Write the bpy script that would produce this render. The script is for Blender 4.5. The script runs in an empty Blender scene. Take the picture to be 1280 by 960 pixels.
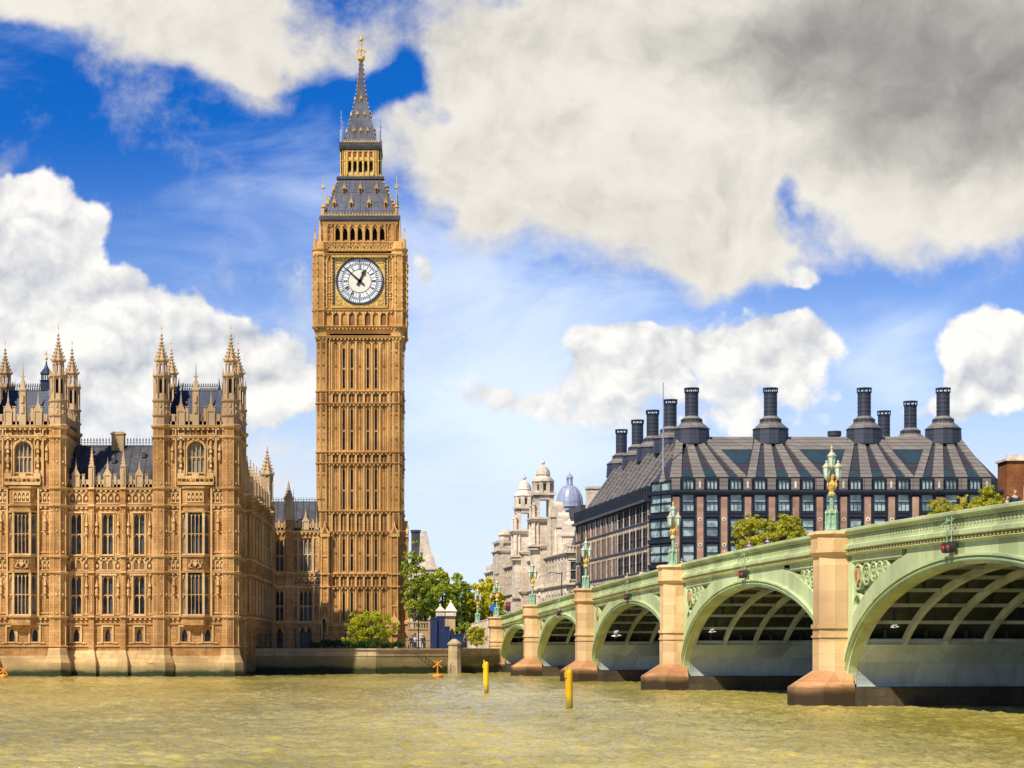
import bpy, math, random
from math import sin, cos, pi, radians, sqrt, atan2
from mathutils import Vector, Matrix
random.seed(7)
sc = bpy.context.scene
C = sc.collection

# ------------------------------------------------------------------ camera, light, exposure
H = 3.5                      # eye height above the river
FPX = 2400.0                 # focal length in photo pixels
cam_d = bpy.data.cameras.new('camera'); cam = bpy.data.objects.new('camera', cam_d); C.objects.link(cam)
cam.location = (0, 0, H); cam.rotation_euler = (pi/2, 0, 0)
cam_d.sensor_width = 36; cam_d.lens = FPX/1280*36
cam_d.shift_x = (640-530)/1280; cam_d.shift_y = (807-480)/1280
cam_d.clip_start = 1; cam_d.clip_end = 20000
sc.camera = cam
sc.view_settings.view_transform = 'Standard'; sc.view_settings.look = 'None'
sc.view_settings.gamma = 1; sc.view_settings.use_curve_mapping = False
sc.view_settings.exposure = 0.66

SUN_EL = radians(49); SUN_AZ = radians(-142)      # azimuth measured from +Y clockwise: behind the camera, to the left
sdir = Vector((sin(SUN_AZ)*cos(SUN_EL), cos(SUN_AZ)*cos(SUN_EL), sin(SUN_EL)))
sd = bpy.data.lights.new('sun', 'SUN'); sd.energy = 4.0; sd.angle = radians(0.8); sd.color = (1, .93, .82)
sun = bpy.data.objects.new('sun', sd); C.objects.link(sun)
sun.rotation_euler = (-sdir).to_track_quat('-Z', 'Y').to_euler(); sun.location = (-100, -100, 150)

def PX(px, Y): return (px-530)*Y/FPX
def PZ(py, Y): return H+(807-py)*Y/FPX

# ------------------------------------------------------------------ node helper
class NT:
    def __init__(s, tree): s.t = tree; s.n = tree.nodes; s.l = tree.links
    def node(s, typ, **kw):
        x = s.n.new(typ)
        for k, v in kw.items(): setattr(x, k, v)
        return x
    def put(s, sock, v):
        if isinstance(v, bpy.types.NodeSocket): s.l.new(v, sock)
        elif v is not None:
            if isinstance(v, (tuple, list)) and len(v) == 3 and sock.type == 'RGBA': v = (*v, 1)
            sock.default_value = v
    def math(s, op, a, b=None, c=None, clamp=False):
        x = s.node('ShaderNodeMath', operation=op, use_clamp=clamp)
        for i, v in enumerate((a, b, c)):
            if v is not None: s.put(x.inputs[i], v)
        return x.outputs[0]
    def ss(s, v, a, b, lo=0., hi=1.):
        x = s.node('ShaderNodeMapRange', interpolation_type='SMOOTHSTEP')
        for i, q in enumerate((v, a, b, lo, hi)): s.put(x.inputs[i], q)
        return x.outputs[0]
    def mix(s, f, a, b, blend='MIX'):
        x = s.node('ShaderNodeMix', data_type='RGBA', blend_type=blend)
        s.put(x.inputs[0], f); s.put(x.inputs[6], a); s.put(x.inputs[7], b)
        return x.outputs[2]
    def map(s, v, loc=(0,0,0), rot=(0,0,0), scale=(1,1,1), typ='POINT'):
        x = s.node('ShaderNodeMapping', vector_type=typ)
        s.put(x.inputs[0], v); x.inputs[1].default_value = loc; x.inputs[2].default_value = rot; x.inputs[3].default_value = scale
        return x.outputs[0]
    def noise(s, v, scale, detail=4, rough=.55, dist=0, color=False):
        x = s.node('ShaderNodeTexNoise'); s.put(x.inputs['Vector'], v)
        x.inputs['Scale'].default_value = scale; x.inputs['Detail'].default_value = detail
        x.inputs['Roughness'].default_value = rough; x.inputs['Distortion'].default_value = dist
        return x.outputs['Color' if color else 'Fac']
    def comb(s, x, y, z=0.):
        c = s.node('ShaderNodeCombineXYZ'); s.put(c.inputs[0], x); s.put(c.inputs[1], y); s.put(c.inputs[2], z); return c.outputs[0]
    def sep(s, v):
        c = s.node('ShaderNodeSeparateXYZ'); s.put(c.inputs[0], v); return c.outputs
    def vm(s, op, a, b=None, scale=None):
        x = s.node('ShaderNodeVectorMath', operation=op); s.put(x.inputs[0], a)
        if b is not None: s.put(x.inputs[1], b)
        if scale is not None: s.put(x.inputs['Scale'], scale)
        return x.outputs['Value'] if op in ('LENGTH', 'DOT_PRODUCT') else x.outputs[0]

# ------------------------------------------------------------------ sky with clouds
w = bpy.data.worlds.new('World'); sc.world = w; w.use_nodes = True
N = NT(w.node_tree); w.node_tree.nodes.clear()
sky = N.node('ShaderNodeTexSky', sky_type='NISHITA'); sky.sun_disc = False
sky.sun_elevation = SUN_EL; sky.sun_rotation = SUN_AZ; sky.altitude = 0; sky.air_density = 1.0; sky.dust_density = .6; sky.ozone_density = 2.0
tc = N.node('ShaderNodeTexCoord'); gx, gy, gz = N.sep(tc.outputs['Generated'])
ay = N.math('MAXIMUM', N.math('ABSOLUTE', gy), .2)
U = N.math('MULTIPLY_ADD', N.math('DIVIDE', gx, ay), 1.875, .414)      # 0..1 over the photographed sky
V = N.math('MULTIPLY_ADD', N.math('DIVIDE', gz, ay), 1.875, .1195)
P = N.comb(U, V, gy)
w1 = N.vm('SUBTRACT', N.noise(P, 5, 3, .5, color=True), (.5, .5, .5))
w2 = N.vm('SUBTRACT', N.noise(P, 22, 3, .55, color=True), (.5, .5, .5))
PW = N.vm('ADD', P, N.vm('ADD', N.vm('SCALE', w1, scale=.13), N.vm('SCALE', w2, scale=.03)))
flat = N.vm('MULTIPLY', PW, (1, 1, 0))
def blob(cx, cy, rx, ry, rot=0, k=1.):
    m = N.map(flat, (cx/1280, (960-cy)/1280, 0), (0, 0, radians(rot)), (rx/1280, ry/1280, 1), 'TEXTURE')
    g = N.node('ShaderNodeTexGradient', gradient_type='SPHERICAL'); N.put(g.inputs[0], m)
    return N.math('MULTIPLY', g.outputs['Fac'], k) if k != 1 else g.outputs['Fac']
def total(L):
    r = None
    for a in L:
        b = blob(*a); r = b if r is None else N.math('ADD', r, b)
    return r
cover = total([(700,60,330,150,0,1.6),(1000,120,420,260,0,2),(760,240,300,130,-8,1.5),(640,180,200,120,0,1.2),(1240,265,150,110,0,1.2),(900,310,110,70,0,1.1),
               (200,15,330,75,-12,1.6),(330,100,110,60,-20,.8),(90,-10,160,70,0,.8),(1250,90,300,200,0,1.4)])
holes = total([(1005,262,85,42,-25,1.1),(985,225,45,45,0,.7),(1080,370,120,40,0,.9),(500,95,60,34,-55,1.0),(455,130,80,36,15,.9),(395,110,50,40,0,.5),(560,150,60,20,0,.5)])
cumul = total([(35,290,110,85,0,1.6),(-20,340,150,140,0,1.6),(90,420,190,110,-8,1.7),(215,430,160,85,-18,1.6),(330,470,130,70,-10,1.4),(90,520,330,120,0,1.5),
               (870,430,210,85,0,1.7),(1000,450,120,65,0,1.5),(760,440,120,70,0,1.3),(1010,345,75,38,0,1.5),(1130,352,70,20,10,.8),(1262,470,110,105,0,1.9),(1180,520,130,50,0,1.0),(650,505,190,60,0,1.0),
               (550,360,48,40,-40,.9),(880,520,330,60,0,.9)])
fb = N.noise(P, 6.5, 9, .6, .2)
fbf = N.noise(N.vm('ADD', P, (3.1, 1.7, 0)), 16, 8, .62)
n0 = N.math('SUBTRACT', fb, .5)
n1 = N.math('SUBTRACT', fbf, .5)
nn = N.math('ADD', N.math('MULTIPLY', n0, 2.2), N.math('MULTIPLY', n1, 1.3))
dA = N.math('ADD', N.math('SUBTRACT', cover, holes), nn)
def bil(v, s, d=1): return N.math('MULTIPLY', N.math('ABSOLUTE', N.math('SUBTRACT', N.noise(v, s, d, .5), .5)), 2.0)
def puff(q): return N.math('ADD', N.math('ADD', bil(q, 9), N.math('MULTIPLY', bil(q, 21), .55)), N.math('MULTIPLY', bil(q, 48, 3), .30))
PB = N.vm('ADD', P, N.vm('SCALE', w2, scale=.02)); pf0 = puff(PB)
dB = N.math('ADD', cumul, N.math('ADD', N.math('MULTIPLY', n0, 1.3), N.math('MULTIPLY_ADD', pf0, 1.15, -.55)))
mA = N.ss(dA, .0, .95); mB = N.math('MULTIPLY', N.ss(dB, .38, .74), .96)
wisp = N.ss(N.math('ADD', N.noise(N.map(P, scale=(1, 2.2, 1)), 4, 7, .6, .6), N.math('MULTIPLY', total([(430,260,260,150,-10,1),(640,470,330,210,0,1.2),(620,340,220,130,0,.8),(600,540,240,110,0,.9),(1120,470,160,120,0,1.2)]), .36)), .50, 1.05, 0, .62)
low = N.ss(V, .64, .14, 0, .84)                                          # whitish air toward the horizon
# relief: compare the cloud field with itself a step towards the light
def field(off):
    q = N.vm('ADD', PW, off)
    return N.math('ADD', N.noise(q, 7, 6, .55, .2), N.math('MULTIPLY', N.noise(q, 24, 6, .62), .34))
rel = N.math('SUBTRACT', field((0, 0, 0)), field((-.016, .026, 0)))
lit = N.math('MULTIPLY_ADD', rel, .8, .78, clamp=True)
relB = N.math('SUBTRACT', pf0, puff(N.vm('ADD', PB, (-.008, .014, 0))))
litB = N.math('MULTIPLY_ADD', N.math('ADD', relB, N.math('ADD', N.math('MULTIPLY', n0, -.6), N.math('MULTIPLY', pf0, .25))), 1.5, .58, clamp=True)
gray = N.ss(total([(1200,90,420,190,-6,1.3),(1000,50,360,120,0,.7),(1240,190,260,110,0,.5),(560,60,300,110,0,.5),(860,300,300,90,0,.35)]), 0, 1.5)
brightA = N.math('MULTIPLY', lit, N.math('SUBTRACT', 1.0, N.math('MULTIPLY', gray, .52)))
cA = N.mix(N.ss(brightA, .1, .92), (.10, .10, .105), (.60, .575, .52))
gB = N.ss(N.math('ADD', dB, N.math('MULTIPLY', rel, 2.0)), .35, 1.9)
cB = N.mix(litB, (.34, .36, .40), (.70, .68, .64))
skyc = N.mix(1.0, sky.outputs[0], (.036, .056, .104), 'MULTIPLY')
gam = N.node('ShaderNodeHueSaturation'); gam.inputs['Saturation'].default_value = 1.14; gam.inputs['Value'].default_value = .80; N.put(gam.inputs['Color'], skyc)
skyc = gam.outputs[0]
col = N.mix(low, skyc, (.55, .66, .80))
col = N.mix(wisp, col, (.66, .73, .83))
col = N.mix(mA, col, cA)
col = N.mix(mB, col, cB)
col = N.mix(N.ss(V, .40, .22, 0, .55), col, (.54, .60, .67))
bg = N.node('ShaderNodeBackground'); N.put(bg.inputs[0], col); bg.inputs[1].default_value = .95
wo = N.node('ShaderNodeOutputWorld'); N.l.new(bg.outputs[0], wo.inputs[0])
try: w.cycles.sampling_method = 'MANUAL'; w.cycles.sample_map_resolution = 512
except Exception: pass

# ------------------------------------------------------------------ materials
def newmat(name):
    m = bpy.data.materials.new(name); m.use_nodes = True
    n = NT(m.node_tree); b = n.n['Principled BSDF']; return m, n, b
def simple(name, c, rough=.6, metal=0., var=.25, scale=1.5, bump=0.):
    m, n, b = newmat(name)
    g = n.node('ShaderNodeNewGeometry'); f = n.noise(g.outputs['Position'], scale, 5, .6)
    f2 = n.ss(f, .3, .7)
    n.put(b.inputs['Base Color'], n.mix(f2, tuple(x*(1-var) for x in c), tuple(min(1, x*(1+var*.5)) for x in c)))
    b.inputs['Roughness'].default_value = rough; b.inputs['Metallic'].default_value = metal
    if bump:
        bp = n.node('ShaderNodeBump'); bp.inputs['Strength'].default_value = bump; bp.inputs['Distance'].default_value = .05
        n.put(bp.inputs['Height'], n.noise(g.outputs['Position'], scale*6, 4)); n.l.new(bp.outputs[0], b.inputs['Normal'])
    return m
def stone(name, c1, c2, c3, bw=0., bh=0., streak=.5, algae=None, rough=.85, cm=.5, joint=.6):
    m, n, b = newmat(name)
    g = n.node('ShaderNodeNewGeometry'); pos = g.outputs['Position']; x, y, z = n.sep(pos)
    col = n.mix(n.ss(n.noise(pos, .35, 5, .6), .35, .65), c1, c2)
    col = n.mix(1.0, col, n.mix(n.ss(n.noise(n.map(pos, scale=(1, 1, .6)), .09, 4, .6), .36, .64), (.80,.77,.74), (1.14,1.13,1.12)), 'MULTIPLY')
    if bw:
        br = n.node('ShaderNodeTexBrick'); n.put(br.inputs['Vector'], n.comb(n.math('ADD', x, y), z))
        br.inputs['Scale'].default_value = 1; br.inputs['Brick Width'].default_value = bw; br.inputs['Row Height'].default_value = bh
        br.inputs['Mortar Size'].default_value = .018; br.inputs['Mortar Smooth'].default_value = .3
        br.inputs['Color1'].default_value = (.80, .78, .76, 1); br.inputs['Color2'].default_value = (1.12, 1.1, 1.08, 1); br.inputs['Mortar'].default_value = (joint, joint*.95, joint*.9, 1)
        col = n.mix(1.0, col, br.outputs['Color'], 'MULTIPLY')
    st = n.noise(n.map(pos, scale=(1.6, 1.6, .13)), 1.0, 6, .65)
    col = n.mix(n.ss(st, .50, .74, 0, streak), col, c3)
    sp = n.noise(pos, 3.2, 6, .7)
    col = n.mix(n.ss(sp, .52, .72, 0, cm), col, c3)
    if algae:
        nz = n.math('MULTIPLY_ADD', n.noise(n.map(pos, scale=(.5, .5, 1.3)), .6, 5, .65), 1.1, -.55)
        zz = n.math('ADD', z, nz)
        col = n.mix(n.ss(zz, algae[1]+.6, algae[0], 0, .85), col, algae[2])
        col = n.mix(n.ss(zz, algae[0]+.15, algae[0]-.45), col, algae[3])
    n.put(b.inputs['Base Color'], col); b.inputs['Roughness'].default_value = rough
    b.inputs['Specular IOR Level'].default_value = .2
    bp = n.node('ShaderNodeBump'); bp.inputs['Strength'].default_value = .5; bp.inputs['Distance'].default_value = .04
    n.put(bp.inputs['Height'], n.noise(pos, 7, 5, .65)); n.l.new(bp.outputs[0], b.inputs['Normal'])
    return m
def glass(name, c, rough=.06, blotch=None, spec=.6):
    m, n, b = newmat(name)
    g = n.node('ShaderNodeNewGeometry'); pos = g.outputs['Position']
    f = n.noise(pos, .33, 3, .75)
    n.put(b.inputs['Base Color'], n.mix(n.ss(f, .42, .6), c, blotch or tuple(x*.4 for x in c)))
    b.inputs['Roughness'].default_value = rough; b.inputs['Specular IOR Level'].default_value = spec
    bp = n.node('ShaderNodeBump'); bp.inputs['Strength'].default_value = .25; bp.inputs['Distance'].default_value = .03
    n.put(bp.inputs['Height'], n.noise(pos, 1.2, 2)); n.l.new(bp.outputs[0], b.inputs['Normal'])
    return m
M = {}
M['pal'] = stone('palace_limestone', (.54,.30,.105), (.40,.205,.066), (.155,.07,.027), .85, .36, .75, (.5, 1.5, (.20,.17,.07), (.03,.035,.012)), cm=.65)
M['pal_trim'] = stone('palace_trim_stone', (.70,.47,.21), (.58,.35,.13), (.24,.13,.055), streak=.4, cm=.35)
M['pal_pin'] = stone('weathered_pinnacle_stone', (.53,.37,.20), (.43,.29,.15), (.17,.11,.065), streak=.4, cm=.4)
M['recess'] = stone('shaded_recess_stone', (.24,.125,.05), (.17,.085,.035), (.07,.04,.02), streak=.5)  # dark tone stands in for shade in the recessed panels
M['tow'] = stone('tower_limestone', (.56,.315,.10), (.42,.215,.062), (.15,.068,.026), .7, .34, .8)
M['tow_trim'] = stone('tower_trim_stone', (.68,.41,.14), (.56,.315,.098), (.22,.11,.04), streak=.35, cm=.35)
M['plinth'] = stone('plinth_stone', (.64,.44,.20), (.50,.33,.14), (.26,.18,.08), 1.6, .5, .5, (.75, 1.0, (.26,.20,.08), (.028,.036,.014)))
M['emb'] = stone('embankment_granite', (.42,.31,.165), (.32,.23,.12), (.14,.10,.05), 1.5, .45, .6, (1.05, 2.2, (.18,.15,.045), (.03,.032,.012)))
M['emb_top'] = stone('embankment_coping', (.52,.41,.25), (.42,.32,.18), (.22,.16,.09), 1.9, .9, .5)
M['pier'] = stone('bridge_pier_stone', (.70,.49,.25), (.62,.41,.19), (.44,.25,.10), 3.2, .75, .25, cm=.2, joint=.86)
M['pier_low'] = stone('bridge_pier_footing', (.58,.30,.13), (.47,.235,.10), (.27,.13,.06), 1.8, .7, .4, (.98, .62, (.22,.125,.05), (.045,.028,.013)))
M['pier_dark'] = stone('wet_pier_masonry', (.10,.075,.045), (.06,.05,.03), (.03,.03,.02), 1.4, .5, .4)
M['white'] = stone('portland_stone', (.72,.63,.50), (.63,.54,.41), (.36,.28,.20), 1.1, .45, .35, cm=.3, joint=.8)
M['brick'] = stone('red_brick', (.30,.12,.04), (.23,.085,.03), (.12,.05,.03), .5, .2, .4)
M['pink'] = stone('pink_sandstone', (.42,.265,.185), (.34,.215,.155), (.22,.13,.10), .9, .6, .2, cm=.2, joint=.8)
M['slate'] = stone('dark_slate', (.085,.085,.09), (.055,.06,.07), (.12,.095,.065), .6, .35, .4, rough=.5, joint=.5)
M['slateblue'] = stone('blue_slate', (.030,.050,.105), (.020,.034,.075), (.05,.06,.08), .7, .7, .3, rough=.42, joint=.5)
M['towroof'] = stone('cast_iron_roof', (.115,.13,.165), (.085,.095,.13), (.16,.13,.09), .55, 1.0, .4, rough=.5, joint=.45)
M['lead'] = simple('lead', (.30,.33,.42), .45, 0, .2)
M['iron'] = simple('black_iron', (.02,.022,.028), .5)
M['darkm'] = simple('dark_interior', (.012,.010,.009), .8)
M['gold'] = simple('gilding', (.74,.46,.10), .42, .1, .35, 4)
M['goldbrown'] = simple('gilt_diaper_work', (.56,.35,.08), .5, .1, .5, 6)
M['dial'] = simple('opal_glass', (.80,.80,.76), .35, 0, .05)
M['dialc'] = simple('cream_glass', (.72,.68,.53), .35, 0, .05)
M['black'] = simple('dial_ironwork', (.015,.018,.028), .5)
M['green'] = stone('pale_green_paint', (.54,.64,.34), (.48,.58,.29), (.24,.24,.10), 1.9, 40, .42, rough=.5, cm=.16, joint=.8)
M['green2'] = simple('mid_green_paint', (.22,.37,.15), .5, 0, .14, .8)
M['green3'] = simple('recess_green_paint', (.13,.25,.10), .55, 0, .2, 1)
M['lampgreen'] = simple('lamp_green_paint', (.27,.43,.25), .4, 0, .3, 5)
M['soffit'] = stone('soffit_grey_green_paint', (.50,.58,.53), (.43,.51,.46), (.26,.27,.2), 2.6, 1.25, .5, rough=.6, cm=.2, joint=.75)
M['soffit_dk'] = simple('dark_deck_underside', (.06,.075,.065), .8, 0, .4, .6)  # deck plates in a far darker tone than the ribs
M['dentil'] = simple('dentil_ochre', (.50,.36,.14), .6, 0, .3, 3)
M['dentil_bk'] = simple('dentil_ground_brown', (.045,.022,.01), .7)
M['lampglass'] = simple('lamp_glass', (.58,.68,.50), .15, 0, .2, 4)
M['pwin'] = glass('palace_window_glass', (.07,.075,.07), .25, (.010,.012,.014), .2)
M['pwin2'] = glass('leaded_window_glass', (.26,.25,.21), .3, (.09,.10,.10), .2)
M['phglass'] = glass('green_office_glass', (.36,.46,.42), .06, (.11,.17,.17), .9)
M['phglass2'] = glass('dark_office_glass', (.03,.05,.055), .2, (.012,.02,.025), .25)
M['phsky'] = glass('rooflight_glass', (.03,.055,.055), .1, (.025,.045,.05), .6)
M['bronze'] = simple('dark_bronze', (.020,.024,.036), .45, .2, .3, 1)
M['road'] = simple('asphalt', (.05,.05,.05), .9, 0, .2, 2)
M['pave'] = simple('paving', (.30,.27,.22), .9, 0, .2, 1)
M['bluep'] = simple('navy_hoarding_paint', (.012,.025,.085), .5, 0, .3, 1.2)
M['yellow'] = stone('yellow_paint', (.80,.50,.015), (.68,.40,.01), (.30,.16,.02), streak=.5, algae=(.12, .1, (.3,.2,.03), (.05,.05,.02)), rough=.45, cm=.25)
M['orange'] = simple('orange_paint', (.72,.26,.01), .5, 0, .2, 3)
M['red'] = simple('red_lens', (.55,.02,.015), .3)
M['bark'] = simple('bark', (.075,.055,.035), .95, 0, .4, 6, .4)
# copper-brown standing seam roof of the office block
def phroof(name, c1, c2, seam):
    m, n, b = newmat(name)
    g = n.node('ShaderNodeNewGeometry'); pos = g.outputs['Position']; x, y, z = n.sep(pos)
    br = n.node('ShaderNodeTexBrick'); n.put(br.inputs['Vector'], n.comb(n.math('ADD', x, y), z)); br.offset = 0
    br.inputs['Scale'].default_value = 1; br.inputs['Brick Width'].default_value = 2.4; br.inputs['Row Height'].default_value = .62
    br.inputs['Mortar Size'].default_value = .05; br.inputs['Color1'].default_value = (*c1, 1); br.inputs['Color2'].default_value = (*c2, 1); br.inputs['Mortar'].default_value = (*seam, 1)
    col = n.mix(n.ss(n.noise(pos, .5, 5, .6), .35, .7, 0, .4), br.outputs['Color'], c2)
    n.put(b.inputs['Base Color'], col); b.inputs['Roughness'].default_value = .5; b.inputs['Metallic'].default_value = .1
    return m
M['phroof'] = phroof('bronze_roof_ducts', (.25,.215,.165), (.175,.15,.12), (.05,.04,.03))
M['phroof2'] = phroof('bronze_roof_field', (.050,.044,.046), (.036,.033,.038), (.02,.02,.02))
M['stack'] = phroof('dark_stack_metal', (.045,.05,.065), (.035,.04,.055), (.015,.017,.02))
def leaves(name, c1, c2, tr=.35):
    m, n, b = newmat(name)
    g = n.node('ShaderNodeNewGeometry'); pos = g.outputs['Position']
    f = n.noise(pos, .45, 4, .6); f3 = n.noise(pos, 3.0, 2, .5)
    col = n.mix(n.ss(n.math('ADD', f, n.math('MULTIPLY', f3, .5)), .55, .95), c1, c2)
    d = n.node('ShaderNodeBsdfDiffuse'); t = n.node('ShaderNodeBsdfTranslucent'); x = n.node('ShaderNodeMixShader')
    n.put(d.inputs[0], col); n.put(t.inputs[0], col); x.inputs[0].default_value = tr
    n.l.new(d.outputs[0], x.inputs[1]); n.l.new(t.outputs[0], x.inputs[2])
    n.l.new(x.outputs[0], n.n['Material Output'].inputs[0]); return m
M['leaf_g'] = leaves('spring_green_leaves', (.24,.31,.035), (.48,.51,.06))
M['leaf_d'] = leaves('deep_green_leaves', (.15,.24,.03), (.34,.43,.06))
M['leaf_y'] = leaves('yellow_leaves', (.50,.47,.02), (.78,.70,.04))
M['leaf_w'] = leaves('lime_leaves', (.36,.40,.025), (.62,.60,.05))
M['leaf_o'] = leaves('olive_yellow_leaves', (.38,.39,.03), (.66,.61,.08), .45)
M['hedge'] = leaves('hedge_leaves', (.03,.07,.015), (.08,.13,.02), .2)

# ------------------------------------------------------------------ mesh builder and tagging
class Fr:                                   # a wall frame: u to the right, d out of the wall, z up
    def __init__(s, ox=0, oy=0, oz=0, rot=0.): s.o = (ox, oy, oz); s.r = rot; s.c = cos(rot); s.s = sin(rot)
    def __call__(s, u, d, z): return (s.o[0]+u*s.c+d*s.s, s.o[1]+u*s.s-d*s.c, s.o[2]+z)
I = Fr()
WL = {}
class MB:
    def __init__(s, F=I): s.F = F; s.v = []; s.f = []; s.m = []; s.mi = 0
    def add(s, vs, fs):
        b = len(s.v); F = s.F; s.v += [F(*p) for p in vs]
        for f in fs: s.f.append([b+i for i in f]); s.m.append(s.mi)
    def raw(s, vs, fs):
        b = len(s.v); s.v += vs
        for f in fs: s.f.append([b+i for i in f]); s.m.append(s.mi)
    def box(s, u0, u1, d0, d1, z0, z1):
        s.add([(u0,d0,z0),(u1,d0,z0),(u1,d1,z0),(u0,d1,z0),(u0,d0,z1),(u1,d0,z1),(u1,d1,z1),(u0,d1,z1)],
              [(0,1,2,3),(7,6,5,4),(4,5,1,0),(5,6,2,1),(6,7,3,2),(7,4,0,3)])
    def cbox(s, u, d, z, a, b, c): s.box(u-a/2, u+a/2, d-b/2, d+b/2, z, z+c)
    def prism(s, pts, d0, d1):              # pts in (u,z), extruded along d
        n = len(pts); s.add([(p[0],d0,p[1]) for p in pts]+[(p[0],d1,p[1]) for p in pts],
            [tuple(range(n-1,-1,-1)), tuple(range(n,2*n))]+[(i,(i+1)%n,n+(i+1)%n,n+i) for i in range(n)])
    def plan(s, pts, z0, z1, pts2=None):    # pts in (u,d), extruded along z, optionally to another outline
        q = pts2 or pts; n = len(pts); s.add([(p[0],p[1],z0) for p in pts]+[(p[0],p[1],z1) for p in q],
            [tuple(range(n-1,-1,-1)), tuple(range(n,2*n))]+[(i,(i+1)%n,n+(i+1)%n,n+i) for i in range(n)])
    def lathe(s, u, d, prof, n=8, rot=None, sx=1., sy=1.):    # prof: (z, r)
        rot = pi/n if rot is None else rot
        vs = []; fs = []
        for z, r in prof: vs += [(u+r*sx*cos(rot+2*pi*i/n), d+r*sy*sin(rot+2*pi*i/n), z) for i in range(n)]
        for k in range(len(prof)-1):
            for i in range(n): fs.append((k*n+i, k*n+(i+1)%n, (k+1)*n+(i+1)%n, (k+1)*n+i))
        fs.append(tuple(range(n-1,-1,-1))); fs.append(tuple((len(prof)-1)*n+i for i in range(n)))
        s.add(vs, fs)
    def take(s, o, mi):                     # absorb another builder as a second material
        b = len(s.v); s.v += o.v; s.f += [[b+i for i in f] for f in o.f]; s.m += [mi]*len(o.f); return s
    def bar(s, a, b, r, n=5, r2=None):      # tube between two points of the frame
        a = Vector(s.F(*a)); b = Vector(s.F(*b)); t = (b-a).normalized(); r2 = r if r2 is None else r2
        x = t.orthogonal().normalized(); y = t.cross(x)
        vs = [tuple(a+(x*cos(2*pi*i/n)+y*sin(2*pi*i/n))*r) for i in range(n)]+[tuple(b+(x*cos(2*pi*i/n)+y*sin(2*pi*i/n))*r2) for i in range(n)]
        s.raw(vs, [(i,(i+1)%n,n+(i+1)%n,n+i) for i in range(n)]+[tuple(range(n-1,-1,-1)), tuple(range(n,2*n))])
    def ball(s, u, d, z, r, n=8, m=5, sz=1.):
        s.lathe(u, d, [(z-r*sz*cos(pi*k/m), max(.001, r*sin(pi*k/m))) for k in range(m+1)], n)
    def ring(s, u, z, r0, r1, d0, d1, n=24, a0=0., a1=2*pi):   # flat ring lying in the wall plane
        full = abs(a1-a0-2*pi) < 1e-6; k = n if full else n+1
        vs = []
        for i in range(k):
            a = a0+(a1-a0)*i/n
            for r, d in ((r0,d0),(r1,d0),(r1,d1),(r0,d1)): vs.append((u+r*cos(a), d, z+r*sin(a)))
        fs = []
        for i in range(n):
            j = (i+1) % k
            for q in range(4): fs.append((i*4+q, i*4+(q+1)%4, j*4+(q+1)%4, j*4+q))
        if not full: fs += [(0,1,2,3), (4*n+3,4*n+2,4*n+1,4*n)]
        s.add(vs, fs)
    def disc(s, u, z, r, d0, d1, n=32): s.prism([(u+r*cos(2*pi*i/n), z+r*sin(2*pi*i/n)) for i in range(n)], d0, d1)
    def build(s, name, mats, parent=None, origin=None, smooth=False):
        if not s.v: return None
        pw = WL.get(parent, (0,0,0)) if parent else (0,0,0)
        o = origin or pw
        me = bpy.data.meshes.new(name); me.from_pydata([(p[0]-o[0], p[1]-o[1], p[2]-o[2]) for p in s.v], [], s.f)
        if not isinstance(mats, (list, tuple)): mats = [mats]
        for m in mats: me.materials.append(m)
        if len(mats) > 1: me.polygons.foreach_set('material_index', s.m)
        if smooth: me.polygons.foreach_set('use_smooth', [True]*len(me.polygons))
        me.validate(); me.update()
        ob = bpy.data.objects.new(name, me); C.objects.link(ob)
        ob.location = (o[0]-pw[0], o[1]-pw[1], o[2]-pw[2]); ob.parent = parent; WL[ob] = o
        return ob
def tag(o, label=None, cat=None, group=None, kind=None):
    if label: o['label'] = label
    if cat: o['category'] = cat
    if group: o['group'] = group
    if kind: o['kind'] = kind
    return o
def thing(name, loc, label, cat, group=None):
    o = bpy.data.objects.new(name, None); C.objects.link(o); o.location = loc; o.empty_display_size = .5; WL[o] = tuple(loc)
    return tag(o, label, cat, group)
def place(name, data, parent, loc, rot=0.):
    o = bpy.data.objects.new(name, data); C.objects.link(o); o.parent = parent; o.location = loc; o.rotation_euler = (0,0,rot); return o
def dup(o, parent=None):
    c = o.copy(); C.objects.link(c); c.parent = parent
    for ch in list(o.children): dup(ch, c)
    return c
def copy_thing(o, loc, rz, label, scale=None):
    c = dup(o); c.location = loc; c.rotation_euler = (0,0,rz); c['label'] = label
    if scale: c.scale = scale
    return c

# ------------------------------------------------------------------ gothic vocabulary
def wall(mb, u0, u1, z0, z1, ops, d=0., rec=.45):
    us = sorted({u0, u1, *[o[0] for o in ops], *[o[1] for o in ops]}); zs = sorted({z0, z1, *[o[2] for o in ops], *[o[3] for o in ops]})
    def hole(a, b): return any(o[0] < a < o[1] and o[2] < b < o[3] for o in ops)
    for i in range(len(us)-1):
        for j in range(len(zs)-1):
            if not hole((us[i]+us[i+1])/2, (zs[j]+zs[j+1])/2):
                mb.add([(us[i],d,zs[j]),(us[i+1],d,zs[j]),(us[i+1],d,zs[j+1]),(us[i],d,zs[j+1])], [(0,1,2,3)])
    for a, b, c, e in [o[:4] for o in ops]:
        mb.add([(a,d,c),(b,d,c),(b,d,e),(a,d,e),(a,d-rec,c),(b,d-rec,c),(b,d-rec,e),(a,d-rec,e)], [(0,4,5,1),(1,5,6,2),(2,6,7,3),(3,7,4,0)])
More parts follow.
